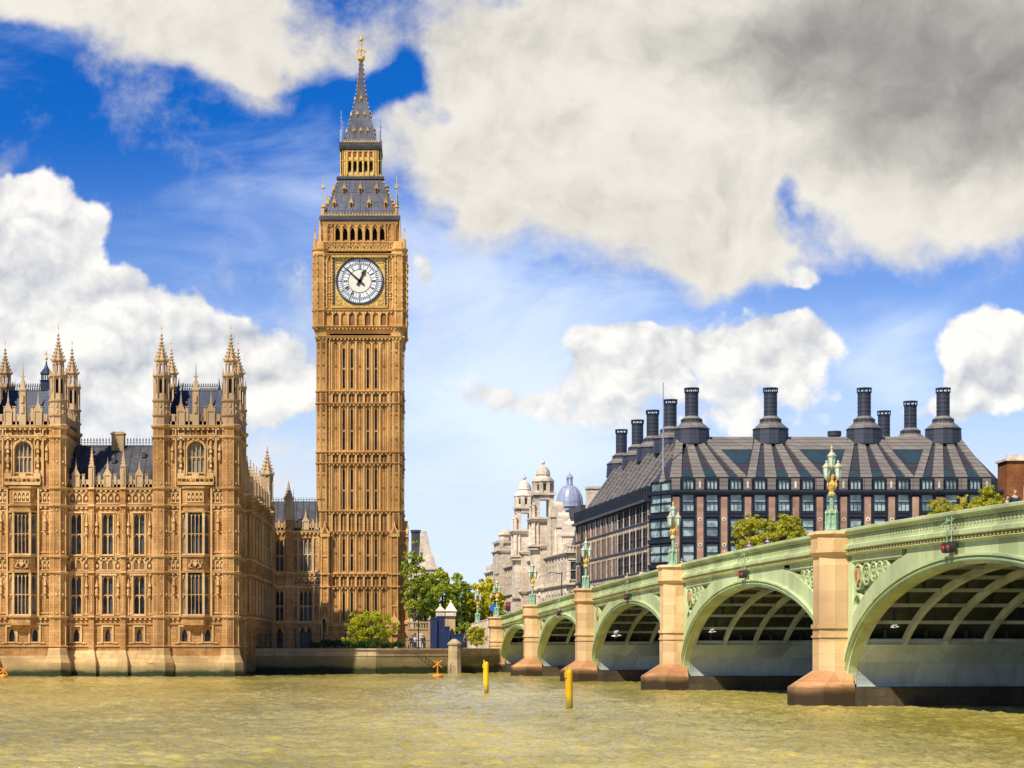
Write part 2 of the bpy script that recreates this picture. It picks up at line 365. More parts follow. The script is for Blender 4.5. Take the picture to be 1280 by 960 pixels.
def pointed(mb, ua, ub, zt, hh, d0, d1, rnd=False):     # the two spandrel fillets that make a pointed (or round) head under zt
    w_ = (ub-ua)/2; c = (ua+ub)/2; K = 5
    for sgn in (-1, 1):
        pts = [(c+sgn*w_, zt-hh)]
        for k in range(1, K+1):
            t = k/K
            x = w_*(1-t) if not rnd else w_*cos(t*pi/2)
            y = hh*sin(t*pi/2)**.8 if not rnd else hh*sin(t*pi/2)
            pts.append((c+sgn*x, zt-hh+y*.985))
        pts += [(c, zt), (c+sgn*w_, zt)]
        mb.prism(pts if sgn > 0 else pts[::-1], d0, d1)
def tracery(mb, u0, u1, z0, z1, n, p=.08, w_=.09, d=0., heads=True, mid=0):
    st = (u1-u0)/n
    for i in range(n+1): mb.box(u0+i*st-w_/2, u0+i*st+w_/2, d, d+p, z0, z1)
    hh = min(st*.9, (z1-z0)*.4)
    for i in range(n):
        if heads: pointed(mb, u0+i*st+w_/2, u0+(i+1)*st-w_/2, z1, hh, d, d+p*.8)
    mb.box(u0, u1, d, d+p*1.1, z0-.06, z0+.06); mb.box(u0, u1, d, d+p*1.1, z1-.02, z1+.1)
    for k in range(mid):
        z = z0+(z1-z0)*(k+1)/(mid+1); mb.box(u0, u1, d, d+p*.85, z-.05, z+.05)
        for i in range(n): pointed(mb, u0+i*st+w_/2, u0+(i+1)*st-w_/2, z-.05, hh*.7, d, d+p*.7)
def course(mb, u0, u1, z, h=.32, p=.3, d=0., mod=True, st=.55):
    mb.box(u0, u1, d, d+p, z, z+h*.45); mb.box(u0, u1, d, d+p*.7, z-h*.3, z); mb.box(u0, u1, d, d+p*1.15, z+h*.45, z+h*.62)
    if mod:
        n = max(1, int((u1-u0)/st))
        for i in range(n):
            u = u0+(i+.5)*(u1-u0)/n; mb.box(u-.11, u+.11, d, d+p*.9, z-h*.3-.2, z-h*.3)
def crenel(mb, u0, u1, z0, z1, d=0., th=.35, st=1.1):
    n = max(1, round((u1-u0)/st)); s_ = (u1-u0)/n; zm = z0+(z1-z0)*.62
    mb.box(u0, u1, d-th, d, z0, z0+(z1-z0)*.22)
    for i in range(n):
        a = u0+i*s_
        mb.box(a, a+s_*.16, d-th, d, z0, z1); mb.box(a+s_*.84, a+s_, d-th, d, z0, z1); mb.box(a+s_*.3, a+s_*.7, d-th, d, z0, zm)
        mb.box(a+s_*.16, a+s_*.84, d-th*.8, d-.05, zm-.14, zm-.02)
        mb.box(a-.04, a+s_*.2, d-th-.04, d+.06, z1, z1+.13); mb.box(a+s_*.8, a+s_+.04, d-th-.04, d+.06, z1, z1+.13)
def spirelet(mb, u, d, z0, z1, r, crock=4, n=8, big=1.):
    mb.lathe(u, d, [(z0, r*1.15), (z0+.12, r*1.15), (z0+.16, r*.9), (z0+(z1-z0)*.8, r*.16), (z1, r*.06)], n)
    for k in range(crock):
        t = (k+.4)/crock; z = z0+.15+(z1-z0)*.78*t; rr = r*(.95-.78*t)
        for i in range(8 if n == 8 else 4):
            a = (2*pi*i/8 if n == 8 else 2*pi*i/4+pi/4)+pi/8*(n == 8); q = r*.2*big*(1-.4*t)
            mb.cbox(u+(rr+q*.5)*cos(a), d+(rr+q*.5)*sin(a), z, q, q, q)
    zz = z0+(z1-z0)*.84
    mb.lathe(u, d, [(zz, r*.1), (zz+r*.16, r*.42), (zz+r*.34, r*.1)], 8); zz = z0+(z1-z0)*.93
    mb.lathe(u, d, [(zz, r*.08), (zz+r*.12, r*.28), (zz+r*.24, r*.06)], 8)
def pinn(mb, u, d, z0, z1, r):
    zm = z0+(z1-z0)*.52
    mb.lathe(u, d, [(z0, r), (zm, r)], 4); 
    for a in (0, 1, 2, 3):
        x, y = cos(a*pi/2)*r*.72, sin(a*pi/2)*r*.72
        mb.cbox(u+x, d+y, z0+(zm-z0)*.1, r*.45, r*.45, (zm-z0)*.8)
    mb.lathe(u, d, [(zm-.12, r*1.25), (zm, r*1.25)], 4)
    spirelet(mb, u, d, zm, z1, r*.85, 4, 4, 1.2)
def gablet(mb, u, d, z0, z1, w_):
    th = .3; zm = z0+(z1-z0)*.38
    mb.box(u-w_/2, u+w_/2, d-th, d, z0, zm); mb.prism([(u-w_/2-.08, zm), (u+w_/2+.08, zm), (u, zm+(z1-z0)*.3)], d-th, d+.08)
    mb.box(u-w_*.5, u-w_*.36, d, d+.1, z0, zm); mb.box(u+w_*.36, u+w_*.5, d, d+.1, z0, zm)
    spirelet(mb, u, d-th/2, zm+(z1-z0)*.25, z1, w_*.16, 3, 4, 1.4)

wcache = {}
def window(par, F, u, z0, w_, h, nl, tr=1, rec=.4, pane='pwin', frame='pal_trim', name='window', head=True, d=0., rnd=False, pframe=.1):
    key = (round(w_,2), round(h,2), nl, tr, pane, frame, head, rnd, rec)
    if key not in wcache:
        a = MB(); st = w_/nl; t = pframe
        for i in range(nl+1):
            uu = -w_/2+i*st; a.box(uu-t/2, uu+t/2, -rec+.03, -rec+.22, 0, h)
        for k in range(1, tr+1):
            z = h*k/(tr+1); a.box(-w_/2, w_/2, -rec+.03, -rec+.24, z-t*.6, z+t*.6)
            if head:
                for i in range(nl): pointed(a, -w_/2+i*st+t/2, -w_/2+(i+1)*st-t/2, z-t*.6, st*.6, -rec+.03, -rec+.18)
        if head and rnd: pointed(a, -w_/2, w_/2, h, w_*.5, -rec+.03, .02, True)
        elif head:
            for i in range(nl): pointed(a, -w_/2+i*st+t/2, -w_/2+(i+1)*st-t/2, h, st*.9, -rec+.03, -rec+.2)
        else: a.box(-w_/2, w_/2, -rec+.03, -rec+.2, h-t, h)
        a.box(-w_/2-.08, w_/2+.08, -rec+.03, .1, -.14, 0.01)
        fo = a.build('window', M[frame]); b = MB()
        b.add([(-w_/2-.02,-rec,0),(w_/2+.02,-rec,0),(w_/2+.02,-rec,h),(-w_/2-.02,-rec,h)], [(0,1,2,3)])
        po = b.build('glass_pane', M[pane]); wcache[key] = (fo.data, po.data)
        bpy.data.objects.remove(fo); bpy.data.objects.remove(po)
    fm, pm = wcache[key]; x, y, z = F(u, d, z0); pw = WL[par]
    o = place(name, fm, par, (x-pw[0], y-pw[1], z-pw[2]), F.r); WL[o] = (x, y, z)
    place('glass_pane', pm, o, (0,0,0)); return o
# ================================================================== RIVER, BANK
def grid(name, x0, x1, y0, y1, z, mat, label=None):
    m = MB(); m.add([(x0,-y0,z),(x1,-y0,z),(x1,-y1,z),(x0,-y1,z)], [(0,1,2,3)]); o = m.build(name, mat); tag(o, kind='structure'); return o
m, n, b = newmat('river_water'); M['water'] = m
g = n.node('ShaderNodeNewGeometry'); pos = g.outputs['Position']
c1 = n.noise(n.map(pos, scale=(.6, .22, 1)), .09, 4, .6)
c2 = n.noise(n.map(pos, scale=(.6, 1.0, 1)), .5, 5, .65)
wc = n.mix(n.ss(n.math('ADD', c1, n.math('MULTIPLY', c2, .6)), .6, 1.0), (.25,.20,.03), (.52,.41,.10))
n.put(b.inputs['Base Color'], wc); b.inputs['Roughness'].default_value = .09; b.inputs['IOR'].default_value = 1.33; b.inputs['Specular IOR Level'].default_value = .8
hh = n.noise(n.map(pos, rot=(0,0,-.3), scale=(1.0, 1.3, 1)), 3.2, 5, .62)
bp = n.node('ShaderNodeBump'); bp.inputs['Strength'].default_value = 1; bp.inputs['Distance'].default_value = .11
n.put(bp.inputs['Height'], hh); n.l.new(bp.outputs[0], b.inputs['Normal'])
import numpy as np
def river():
    rg = np.random.default_rng(5); NR, NC = 520, 620
    yy = 1/np.linspace(1/46., 1/262., NR); t = np.linspace(-1, 1, NC); th = np.sign(t)*np.abs(t)**1.0*.36+.04
    Yg = np.repeat(yy[:, None], NC, 1); Xg = Yg*np.tan(th)[None, :]; Zg = np.zeros_like(Xg)
    for k in range(60):
        L = 10**rg.uniform(-.40, .55); a = rg.normal(0.35, .75); kx, ky = 2*pi/L*np.sin(a), 2*pi/L*np.cos(a); A = .0085*L**.6
        wx = .5*np.sin(Xg*.09+k)+.5*np.sin(Yg*.07+2*k); ph = rg.uniform(0, 6.3)+wx
        q = np.sin(kx*Xg+ky*Yg+ph); Zg += A*(1-2*np.abs(q)**.8 if k % 2 else q)*(.7+.5*np.sin(Xg*.05+Yg*.043+k*1.3))
    V_ = np.stack([Xg, Yg, Zg], -1).reshape(-1, 3); ii = np.arange((NR-1)*NC).reshape(NR-1, NC)[:, :-1].ravel()
    F_ = np.stack([ii, ii+1, ii+NC+1, ii+NC], -1)
    me = bpy.data.meshes.new('river_water'); me.vertices.add(len(V_)); me.vertices.foreach_set('co', V_.ravel().astype(np.float32))
    me.loops.add(F_.size); me.loops.foreach_set('vertex_index', F_.ravel().astype(np.int32)); me.polygons.add(len(F_))
    me.polygons.foreach_set('loop_start', (np.arange(len(F_))*4).astype(np.int32)); me.polygons.foreach_set('use_smooth', np.ones(len(F_), bool)); me.update(calc_edges=True); me.validate()
    me.materials.append(M['water']); o = bpy.data.objects.new('river_water', me); C.objects.link(o); tag(o, kind='structure')
river()
grid('river_bed', -900, 900, -60, 300, -.55, M['water'])
m, n, b = newmat('grass_and_paving'); M['land'] = m
g = n.node('ShaderNodeNewGeometry'); n.put(b.inputs['Base Color'], n.mix(n.noise(g.outputs['Position'], .05, 4), (.07,.10,.03), (.16,.15,.10))); b.inputs['Roughness'].default_value = .95
GZ = 3.1
gm = MB(); gm.add([(-6000,-241.2,GZ),(-21,-241.2,GZ),(12,-256,GZ),(60,-262,GZ),(6000,-262,GZ),(6000,-9000,GZ),(-6000,-9000,GZ)], [tuple(range(7))])
tag(gm.build('ground', M['land']), kind='structure')
gm = MB(); gm.add([(-80,-263,GZ+.004),(60,-263,GZ+.004),(60,-285,GZ+.004),(-80,-285,GZ+.004)], [(0,1,2,3)]); tag(gm.build('terrace_paving', M['pave']), kind='structure')

# embankment wall: runs from the palace corner to the bridge abutment
def embank(pts, label, gt=None):
    t = thing('embankment_wall', (pts[0][0], pts[0][1], 0), label, 'wall')
    b_ = MB(); c_ = MB()
    for (xa, ya), (xb, yb) in zip(pts[:-1], pts[1:]):
        L = sqrt((xb-xa)**2+(yb-ya)**2); F = Fr(xa, ya, 0, atan2(yb-ya, xb-xa)); b_.F = F; c_.F = F
        b_.plan([(0, -1.2), (L, -1.2), (L, .55), (0, .55)], -2, 2.25, [(0, -1.2), (L, -1.2), (L, .0), (0, .0)])
        c_.box(0, L, -.9, -.02, 2.25, 2.95); c_.box(0, L, -1., .12, 2.95, 3.13); c_.box(0, L, -.6, .08, 2.2, 2.32)
    b_.build('wall_face', M['emb'], t); c_.build('coping', M['emb_top'], t)
embank([(-21.9, 240), (-6, 240.6), (3.2, 247)], 'stained granite river wall below the clock tower with a dark tide line')
embank([(4.5, 247.4), (10.6, 255.4)], 'short granite river wall between the stone pier and the green bridge')
p_ = thing('river_wall_pier', (3.9, 247, 0), 'stone pier with a pointed cap in the river wall', 'pier'); a = MB()
a.lathe(3.9, -246.6, [(-2, 1.0), (2.6, .85), (3.6, .8)], 8); a.build('shaft', M['emb_top'], p_)
a = MB(); a.lathe(3.9, -246.6, [(3.6, .95), (3.8, .95), (4.3, .35), (4.35, .05)], 8); a.build('cap', M['emb_top'], p_)

# ================================================================== PALACE
palace = thing('gothic_palace', (-36, 224, 0), 'ornate golden gothic palace with pinnacled turrets rising straight from the river', 'palace')
YF = 224.; YC = 225.1
Fp = Fr(0, YF, 0, 0); Fc = Fr(0, YC, 0, 0); XS = -21.75; Fs = Fr(XS, 0, 0, pi/2)
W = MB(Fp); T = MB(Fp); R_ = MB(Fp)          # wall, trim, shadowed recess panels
def use(F):
    for q in (W, T, R_): q.F = F
Z_S = [6.8, 12.0, 13.86, 19.8, 21.8]          # string courses
def bandpanels(u0, u1, z0, z1, st=.8, d=0.):
    n_ = max(1, round((u1-u0)/st)); R_.box(u0, u1, d-.02, d+.012, z0+.25, z1-.3)
    tracery(T, u0, u1, z0+.22, z1-.42, n_, .12, .11, d)
    s_ = (u1-u0)/n_
    for i in range(n_):
        u = u0+(i+.5)*s_; zc = (z0+z1)/2-.1
        T.prism([(u-.17, zc), (u, zc-.26), (u+.17, zc), (u, zc+.26)], d, d+.09)
def panels(u0, u1, z0, z1, n_, d=0., mid=1): tracery(T, u0, u1, z0, z1, n_, .10, .09, d, True, mid)
def statue(u, z, h, d=.2):
    T.lathe(u, d, [(z-.25, .06), (z, .24), (z+.05, .15), (z+h*.5, .17), (z+h*.78, .16), (z+h*.84, .06), (z+h*.88, .1), (z+h, .05)], 6)
    T.lathe(u, d, [(z+h+.12, .22), (z+h+.25, .22), (z+h+.8, .02)], 4)
def arms(u, z, s, d=.1):                       # carved relief of a crowned shield between two rearing beasts
    T.prism([(u-.3*s, z+.35*s), (u-.3*s, z-.1*s), (u, z-.45*s), (u+.3*s, z-.1*s), (u+.3*s, z+.35*s)], d, d+.16)
    T.prism([(u-.25*s, z+.42*s), (u+.25*s, z+.42*s), (u+.33*s, z+.7*s), (u, z+.58*s), (u-.33*s, z+.7*s)], d, d+.2)
    for q in (-1, 1):
        T.bar((u+q*.95*s, d+.05, z-.5*s), (u+q*.5*s, d+.12, z+.3*s), .13*s, 5, .1*s); T.bar((u+q*.5*s, d+.12, z+.2*s), (u+q*.62*s, d+.12, z+.62*s), .1*s, 5, .08*s)
        T.bar((u+q*.55*s, d+.1, z+.15*s), (u+q*.3*s, d+.14, z+.1*s), .06*s); T.bar((u+q*.9*s, d+.1, z-.3*s), (u+q*1.15*s, d+.1, z+.3*s), .05*s); T.bar((u+q*.9*s, d+.1, z-.5*s), (u+q*.5*s, d+.1, z-.6*s), .07*s)
def octo(u, d, r, z0, z1, ztop=None, courses=True, w=None, tt=None, nseg=4):
    w = w or W; tt = tt or T
    w.lathe(u, d, [(z0, r), (z1, r)], 8)
    for i in range(8):                         # corner rolls and blind panels
        a = pi/8+pi/4*i; tt.bar((u+r*cos(a), d+r*sin(a), z0), (u+r*cos(a), d+r*sin(a), z1), .055, 4)
def octcourse(tt, u, d, r, z, h=.32):
    tt.lathe(u, d, [(z-h*.5, r+.02), (z-.02, r+.24), (z+h*.4, r+.28), (z+h*.55, r+.02)], 8)
def turret_top(u, d, z0, name='turret', full=True, zt=40., wl=None):
    """tall octagonal turret above the parapet: panelled foot, open slit stage, small belvedere, crocketed cone"""
    a = MB(W.F); k = (zt-z0)/(40-30.2); Z = lambda q: z0+(q-30.2)*k
    r = .95
    a.lathe(u, d, [(z0-2.2, r), (Z(32.0), r)], 8)
    for i in range(8):
        an = pi/8+pi/4*i; a.bar((u+r*cos(an), d+r*sin(an), z0-2.2), (u+r*cos(an), d+r*sin(an), Z(34.9)), .07, 4)
        a2 = pi/4*i; c_, s_ = cos(a2), sin(a2); ap = r*cos(pi/8)
        for zz_ in (30.5, 31.3): a.cbox(u+ap*c_*1.02, d+ap*s_*1.02, Z(zz_), .2, .2, .45*k)
    octcourse(a, u, d, r-.05, z0+.1, .35); octcourse(a, u, d, r-.05, Z(32.0), .4)
    r2 = .85
    a.lathe(u, d, [(Z(32.0), r2*.96), (Z(32.9), r2*.96)], 8); a.lathe(u, d, [(Z(34.55), r2), (Z(34.9), r2)], 8)
    for i in range(8):
        an = pi/8+pi/4*i; a.bar((u+r2*.9*cos(an), d+r2*.9*sin(an), Z(32.9)), (u+r2*.9*cos(an), d+r2*.9*sin(an), Z(34.6)), .15, 4)
    octcourse(a, u, d, r2, Z(34.9), .4)
    for i in range(8):
        an = pi/8+pi/4*i; q = r2+.12; spirelet(a, u+q*cos(an), d+q*sin(an), Z(35.0), Z(35.9), .1, 2, 4)
    r3 = .66
    for i in range(8):
        an = pi/8+pi/4*i; a.bar((u+r3*.92*cos(an), d+r3*.92*sin(an), Z(35.1)), (u+r3*.92*cos(an), d+r3*.92*sin(an), Z(36.6)), .1, 4)
    a.lathe(u, d, [(Z(35.0), r3), (Z(35.45), r3*.95)], 8); a.lathe(u, d, [(Z(36.35), r3), (Z(36.6), r3)], 8)
    a.lathe(u, d, [(Z(36.55), r3*.95), (Z(36.7), r3*1.28), (Z(36.9), r3*1.25), (Z(37.0), r3*.95), (Z(38.2), r3*.42), (Z(38.9), r3*.14), (Z(40), .04)], 8)
    for kk in range(5):
        t = kk/5; z = Z(36.75)+(Z(38.9)-Z(36.75))*t; rr = r3*(1.2-1.02*t**.85)
        for i in range(8):
            an = pi/8+pi/4*i; q = .17*(1-.35*t); a.cbox(u+(rr+.04)*cos(an), d+(rr+.04)*sin(an), z, q, q, q*1.3)
    for zz_, rr in ((38.75, .3), (39.2, .24), (39.6, .16)): a.lathe(u, d, [(Z(zz_), .06), (Z(zz_)+.1, rr), (Z(zz_)+.2, rr*.9), (Z(zz_)+.28, .06)], 8)
    t = a.build('turret', M['pal_pin'], palace)
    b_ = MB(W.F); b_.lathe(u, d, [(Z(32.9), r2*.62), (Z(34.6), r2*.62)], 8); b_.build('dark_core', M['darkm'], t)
    c_ = MB(W.F); c_.bar((u, d, Z(40)), (u, d, Z(41.1)), .03, 4); c_.ball(u, d, Z(40.6), .09, 6, 4); c_.build('finial_rod', M['gold'], t)
    return t
def oriel(F, u, z0, z1, wf=1.95, we=3.4, pr=.85, nl=4, pane='pwin'):
    # canted bay: glass on three sides with stone mullions
    T.F = F; a, e = wf/2, we/2
    for (x, y) in ((-e, 0), (-a, pr), (a, pr), (e, 0)): T.box(u+x-.13, u+x+.13, y-.13, y+.15, z0-.2, z1+.35)
    ang = atan2(pr, e-a); L = sqrt(pr**2+(e-a)**2)
    ox, oy, _ = F(u-e, 0, 0); Fl = Fr(ox, oy, 0, F.r-ang); ox, oy, _ = F(u+a, pr, 0); Fr_ = Fr(ox, oy, 0, F.r+ang)
    ox, oy, _ = F(u, pr, 0); Ff = Fr(ox, oy, 0, F.r)
    h = z1-z0
    window(palace, Ff, 0, z0, wf-.2, h, nl, 1, .25, pane, name='window', pframe=.055); window(palace, Fl, L/2, z0, L-.25, h, 1, 1, .25, 'pwin2'); window(palace, Fr_, L/2, z0, L-.25, h, 1, 1, .25, 'pwin2')
def bayband(F, u, z0, z1, wf=1.95, we=3.4, pr=.85, dd=0.):
    a, e = wf/2+dd, we/2+dd; W.F = F; W.plan([(u-e, -.1), (u-e, 0), (u-a, pr+dd), (u+a, pr+dd), (u+e, 0), (u+e, -.1)], z0, z1)
def baytrim(F, u, z, h=.3, dd=.2, wf=1.95, we=3.4, pr=.85):
    T.F = F; a, e = wf/2+dd*.5, we/2+dd; T.plan([(u-e, -.1), (u-e, 0), (u-a, pr+dd), (u+a, pr+dd), (u+e, 0), (u+e, -.1)], z, z+h*.45); a += .04; e += .04
    T.plan([(u-e, -.1), (u-e, 0), (u-a, pr+dd+.05), (u+a, pr+dd+.05), (u+e, 0), (u+e, -.1)], z+h*.45, z+h*.62)
def plinthwin(F, u, z=3.95, d=0.):
    T.F = F; window(palace, F, u, z, .75, 1.5, 1, 0, .4, 'pwin', d=d)
    T.box(u-.72, u-.52, d, d+.14, z-.15, z+1.75); T.box(u+.52, u+.72, d, d+.14, z-.15, z+1.75); T.box(u-.72, u+.72, d, d+.16, z+1.75, z+1.93)
    T.box(u-1.2, u-.72, d, d+.12, z-.2, z-.05); T.box(u+.72, u+1.2, d, d+.12, z-.2, z-.05)

def pavilion(cx, right_visible):
    F = Fp; use(F); h = 4.05; ul, ur = cx-h, cx+h
    ops = [(cx-.98, cx+.98, 23.7, 27.3)]
    for s in (-1.35, 1.35): ops.append((cx+s-.37, cx+s+.37, 3.95, 5.45))
    wall(W, ul, ur, -1, 29.2, ops)
    window(palace, F, cx, 23.7, 1.96, 3.6, 4, 1, .45, 'pwin2', rnd=True)
    for s in (-1.35, 1.35): plinthwin(F, cx+s)
    # upper window surround, balcony, flanking panels and statues
    T.box(cx-1.15, cx-1.0, 0, .2, 23.4, 26.4); T.box(cx+1.0, cx+1.15, 0, .2, 23.4, 26.4); T.ring(cx, 26.35, 1.0, 1.2, 0, .2, 16, 0, pi)
    for q in (-1, 1):
        panels(cx+q*1.75-.42 , cx+q*1.75+.42, 22.6, 28.2, 1, 0, 3); R_.box(cx+q*1.75-.34, cx+q*1.75+.34, 0, .02, 22.8, 28)
        for zz_ in (23.2, 24.9, 26.5): statue(cx+q*1.75, zz_, .95, .18)
        T.box(cx+q*2.35-.09, cx+q*2.35+.09, 0, .3, 21.9, 29); statue(cx+q*2.75, 25.2, .9, .15)
    for i in range(5): T.box(cx-2.1+i*.85, cx-1.3+i*.85, .35, .6, 22.9, 23.25 if i % 2 else 23.6)
    T.box(cx-2.1, cx+2.1, 0, .62, 22.2, 22.5); tracery(T, cx-2.1, cx+2.1, 22.5, 23.0, 8, .06, .08, .56, False)
    # oriel
    bayband(F, cx, 12.0, 14.15); bayband(F, cx, 19.0, 22.0); bayband(F, cx, 5.9, 7.1); 
    a, e, pr = .98, 1.7, .85
    W.plan([(cx-.5, -.1), (cx-.5, 0), (cx-.35, .1), (cx+.35, .1), (cx+.5, 0), (cx+.5, -.1)], 5.1, 5.9, [(cx-e, -.1), (cx-e, 0), (cx-a, pr), (cx+a, pr), (cx+e, 0), (cx+e, -.1)])
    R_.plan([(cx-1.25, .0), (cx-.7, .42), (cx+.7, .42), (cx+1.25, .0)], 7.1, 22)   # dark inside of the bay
    oriel(F, cx, 7.15, 11.75); oriel(F, cx, 14.2, 18.8)
    for z in (6.8, 12.0, 13.86, 19.0, 19.8, 21.8): baytrim(F, cx, z)
    R_.box(cx-.95, cx+.95, .85, .87, 12.35, 13.7); arms(cx, 13.0, .75, .87)
    bandpanels(cx-.95, cx+.95, 20.0, 21.7, .48, .85)
    # wall fields left and right of the oriel
    for q in (-1, 1):
        x0, x1 = (cx+1.95, cx+3.2) if q > 0 else (cx-3.2, cx-1.95)
        for (za, zb) in ((7.3, 11.5), (14.4, 19.2)): panels(x0, x1, za, zb, 2, 0, 1); statue((x0+x1)/2, (za+zb)/2+.2, .8, .2)
        bandpanels(x0-.2, x1+.1, 12.1, 13.8, .6); bandpanels(x0-.2, x1+.1, 19.95, 21.7, .6)
        T.box(cx+q*1.82-.1, cx+q*1.82+.1, 0, .35, 6.9, 22)
    use(F)
    for z in Z_S: course(T, ul, cx-1.8, z); course(T, cx+1.8, ur, z)
    course(T, ul, ur, 5.9+.1, .2, .18, mod=False); course(T, ul, ur, 3.4, .22, .16, mod=False)
    # top cornice with carved frieze, parapet
    course(T, ul, ur, 27.75, .35, .3); R_.box(ul, ur, .0, .03, 28.0, 28.75); tracery(T, ul, ur, 28.0, 28.7, 12, .12, .1, 0, False)
    course(T, ul, ur, 28.95, .4, .42)
    P_ = MB(F); crenel(P_, ul+.9, ur-.9, 29.2, 31.3, .1, .35, 1.0)
    for q in (-1, 1): gablet(P_, cx+q*1.75, .15, 29.2, 33.4, .95)
    P_.lathe(cx, .1, [(29.2, .55), (33.2, .5)], 4); P_.lathe(cx, .1, [(33.2, .62), (33.4, .62), (33.5, .4), (34.6, .15), (36.4, .03)], 4)
    for z in (30.6, 31.8): P_.box(cx-.16, cx+.16, .5, .62, z, z+.9)
    for z in (33.7, 34.2, 34.8): P_.box(cx-.3+.05*(z-33.7), cx+.3-.05*(z-33.7), .0, .2, z, z+.12)
    P_.build('parapet', M['pal_pin'], palace)
    # sides and back of the pavilion
    for sgn, rot in ((1, pi/2), (-1, -pi/2)):
        Fx = Fr(cx+sgn*(h+.55), YF+4.6, 0, rot); use(Fx)
        wall(W, -4.6, 4.6, -1 if sgn < 0 or not right_visible else -1, 29.2, [])
        for z in Z_S+[27.75, 28.95]: course(T, -4.6, 4.6, z)
        for (za, zb) in ((7.3, 11.5), (14.4, 19.2), (22.6, 27.4)): panels(-3.4, 3.4, za, zb, 6, 0, 1)
        P_ = MB(Fx); crenel(P_, -4.2, 4.2, 29.2, 31.3, .1, .35, 1.0); P_.build('parapet', M['pal_pin'], palace)
    use(Fr(cx, YF+9.2, 0, pi)); wall(W, -4.6, 4.6, 20, 29.2, []); use(F)
    W.add([(ul-.5,0,29.15),(ur+.5,0,29.15),(ur+.5,-9.2,29.15),(ul-.5,-9.2,29.15)], [(0,1,2,3)])
    # corner turrets
    for u in (ul, ur):
        for dd in (-.25, -8.95):
            octo(u, dd, 1.0, -1, 29.2)
            for z in Z_S+[27.75]: octcourse(T, u, dd, 1.0, z)
            octcourse(T, u, dd, 1.05, 29.0, .5); octcourse(T, u, dd, 1.0, 3.4, .2)
            ap = cos(pi/8)
            for i in range(8):
                a2 = pi/4*i; 
                for (za, zb) in ((7.3, 11.6), (14.4, 19.3), (22.4, 27.4)):
                    for zm in (za, (za+zb)/2, zb): T.cbox(u+ap*cos(a2), d_ := dd+ap*sin(a2), zm-.1, .16, .16, .22)
            turret_top(u, dd, 30.2, zt=40. if dd > -1 else 39.6)
    # plinth
    Q = MB(F)
    Q.plan([(ul-1.1, -.5), (ur+1.1, -.5), (ur+1.1, .55), (ul-1.1, .55)], -1, 2.3, [(ul-1.0, -.5), (ur+1.0, -.5), (ur+1.0, .25), (ul-1.0, .25)])
    for u in (ul, ur): Q.lathe(u, 0, [(-1, 1.75), (1.5, 1.65), (2.4, 1.25), (3.2, 1.1)], 8)
    Q.build('plinth', M['plinth'], palace)
    # steep blue roof with iron cresting
    r = MB(F); b0, b1, t0, t1 = cx-3.9, cx+3.9, cx-2.4, cx+2.4
    ya, yb, yc, yd = -1.2, -8.4, -3.0, -6.6; z0, z1 = 29.6, 33.6
    r.plan([(b0, ya), (b1, ya), (b1, yb), (b0, yb)], z0, z1, [(t0, yc), (t1, yc), (t1, yd), (t0, yd)])
    for q in (-1, 1):
        for (y1, y2) in ((ya, yc), (yb, yd)):
            xa, xb = cx+q*3.9, cx+q*2.4; xx = lambda t: xa+(xb-xa)*t; yy = lambda t: y1+(y2-y1)*t
            for k in range(6):
                t = k/6; r.bar((xx(t), yy(t), z0+(z1-z0)*t), (xx(t+1/6), yy(t+1/6), z0+(z1-z0)*(t+1/6)), .12+.02*k, 4)
            r.prism([(xb-q*.1, z1-.3), (xb+q*.35, z1-.5), (xb+q*.12, z1+.6), (xb-q*.05, z1+1.6)][::q], y2-.12, y2+.12)
    rf = r.build('roof', M['slateblue'], palace)
    c_ = MB(F)
    for y_ in (yc, yd):
        c_.box(t0, t1, y_-.03, y_+.03, z1, z1+.08); c_.box(t0, t1, y_-.03, y_+.03, z1+.5, z1+.56)
        for i in range(19):
            u = t0+(t1-t0)*i/18; c_.box(u-.03, u+.03, y_-.03, y_+.03, z1, z1+.95); c_.cbox(u, y_, z1+.62, .16, .05, .16)
    c_.build('cresting', M['iron'], rf)
    for (u, dd) in ((t0, yc), (t1, yc)): pass

P2C, P1C = PX(245, YF), PX(29, YF)
pavilion(P2C, True); pavilion(P1C, False)

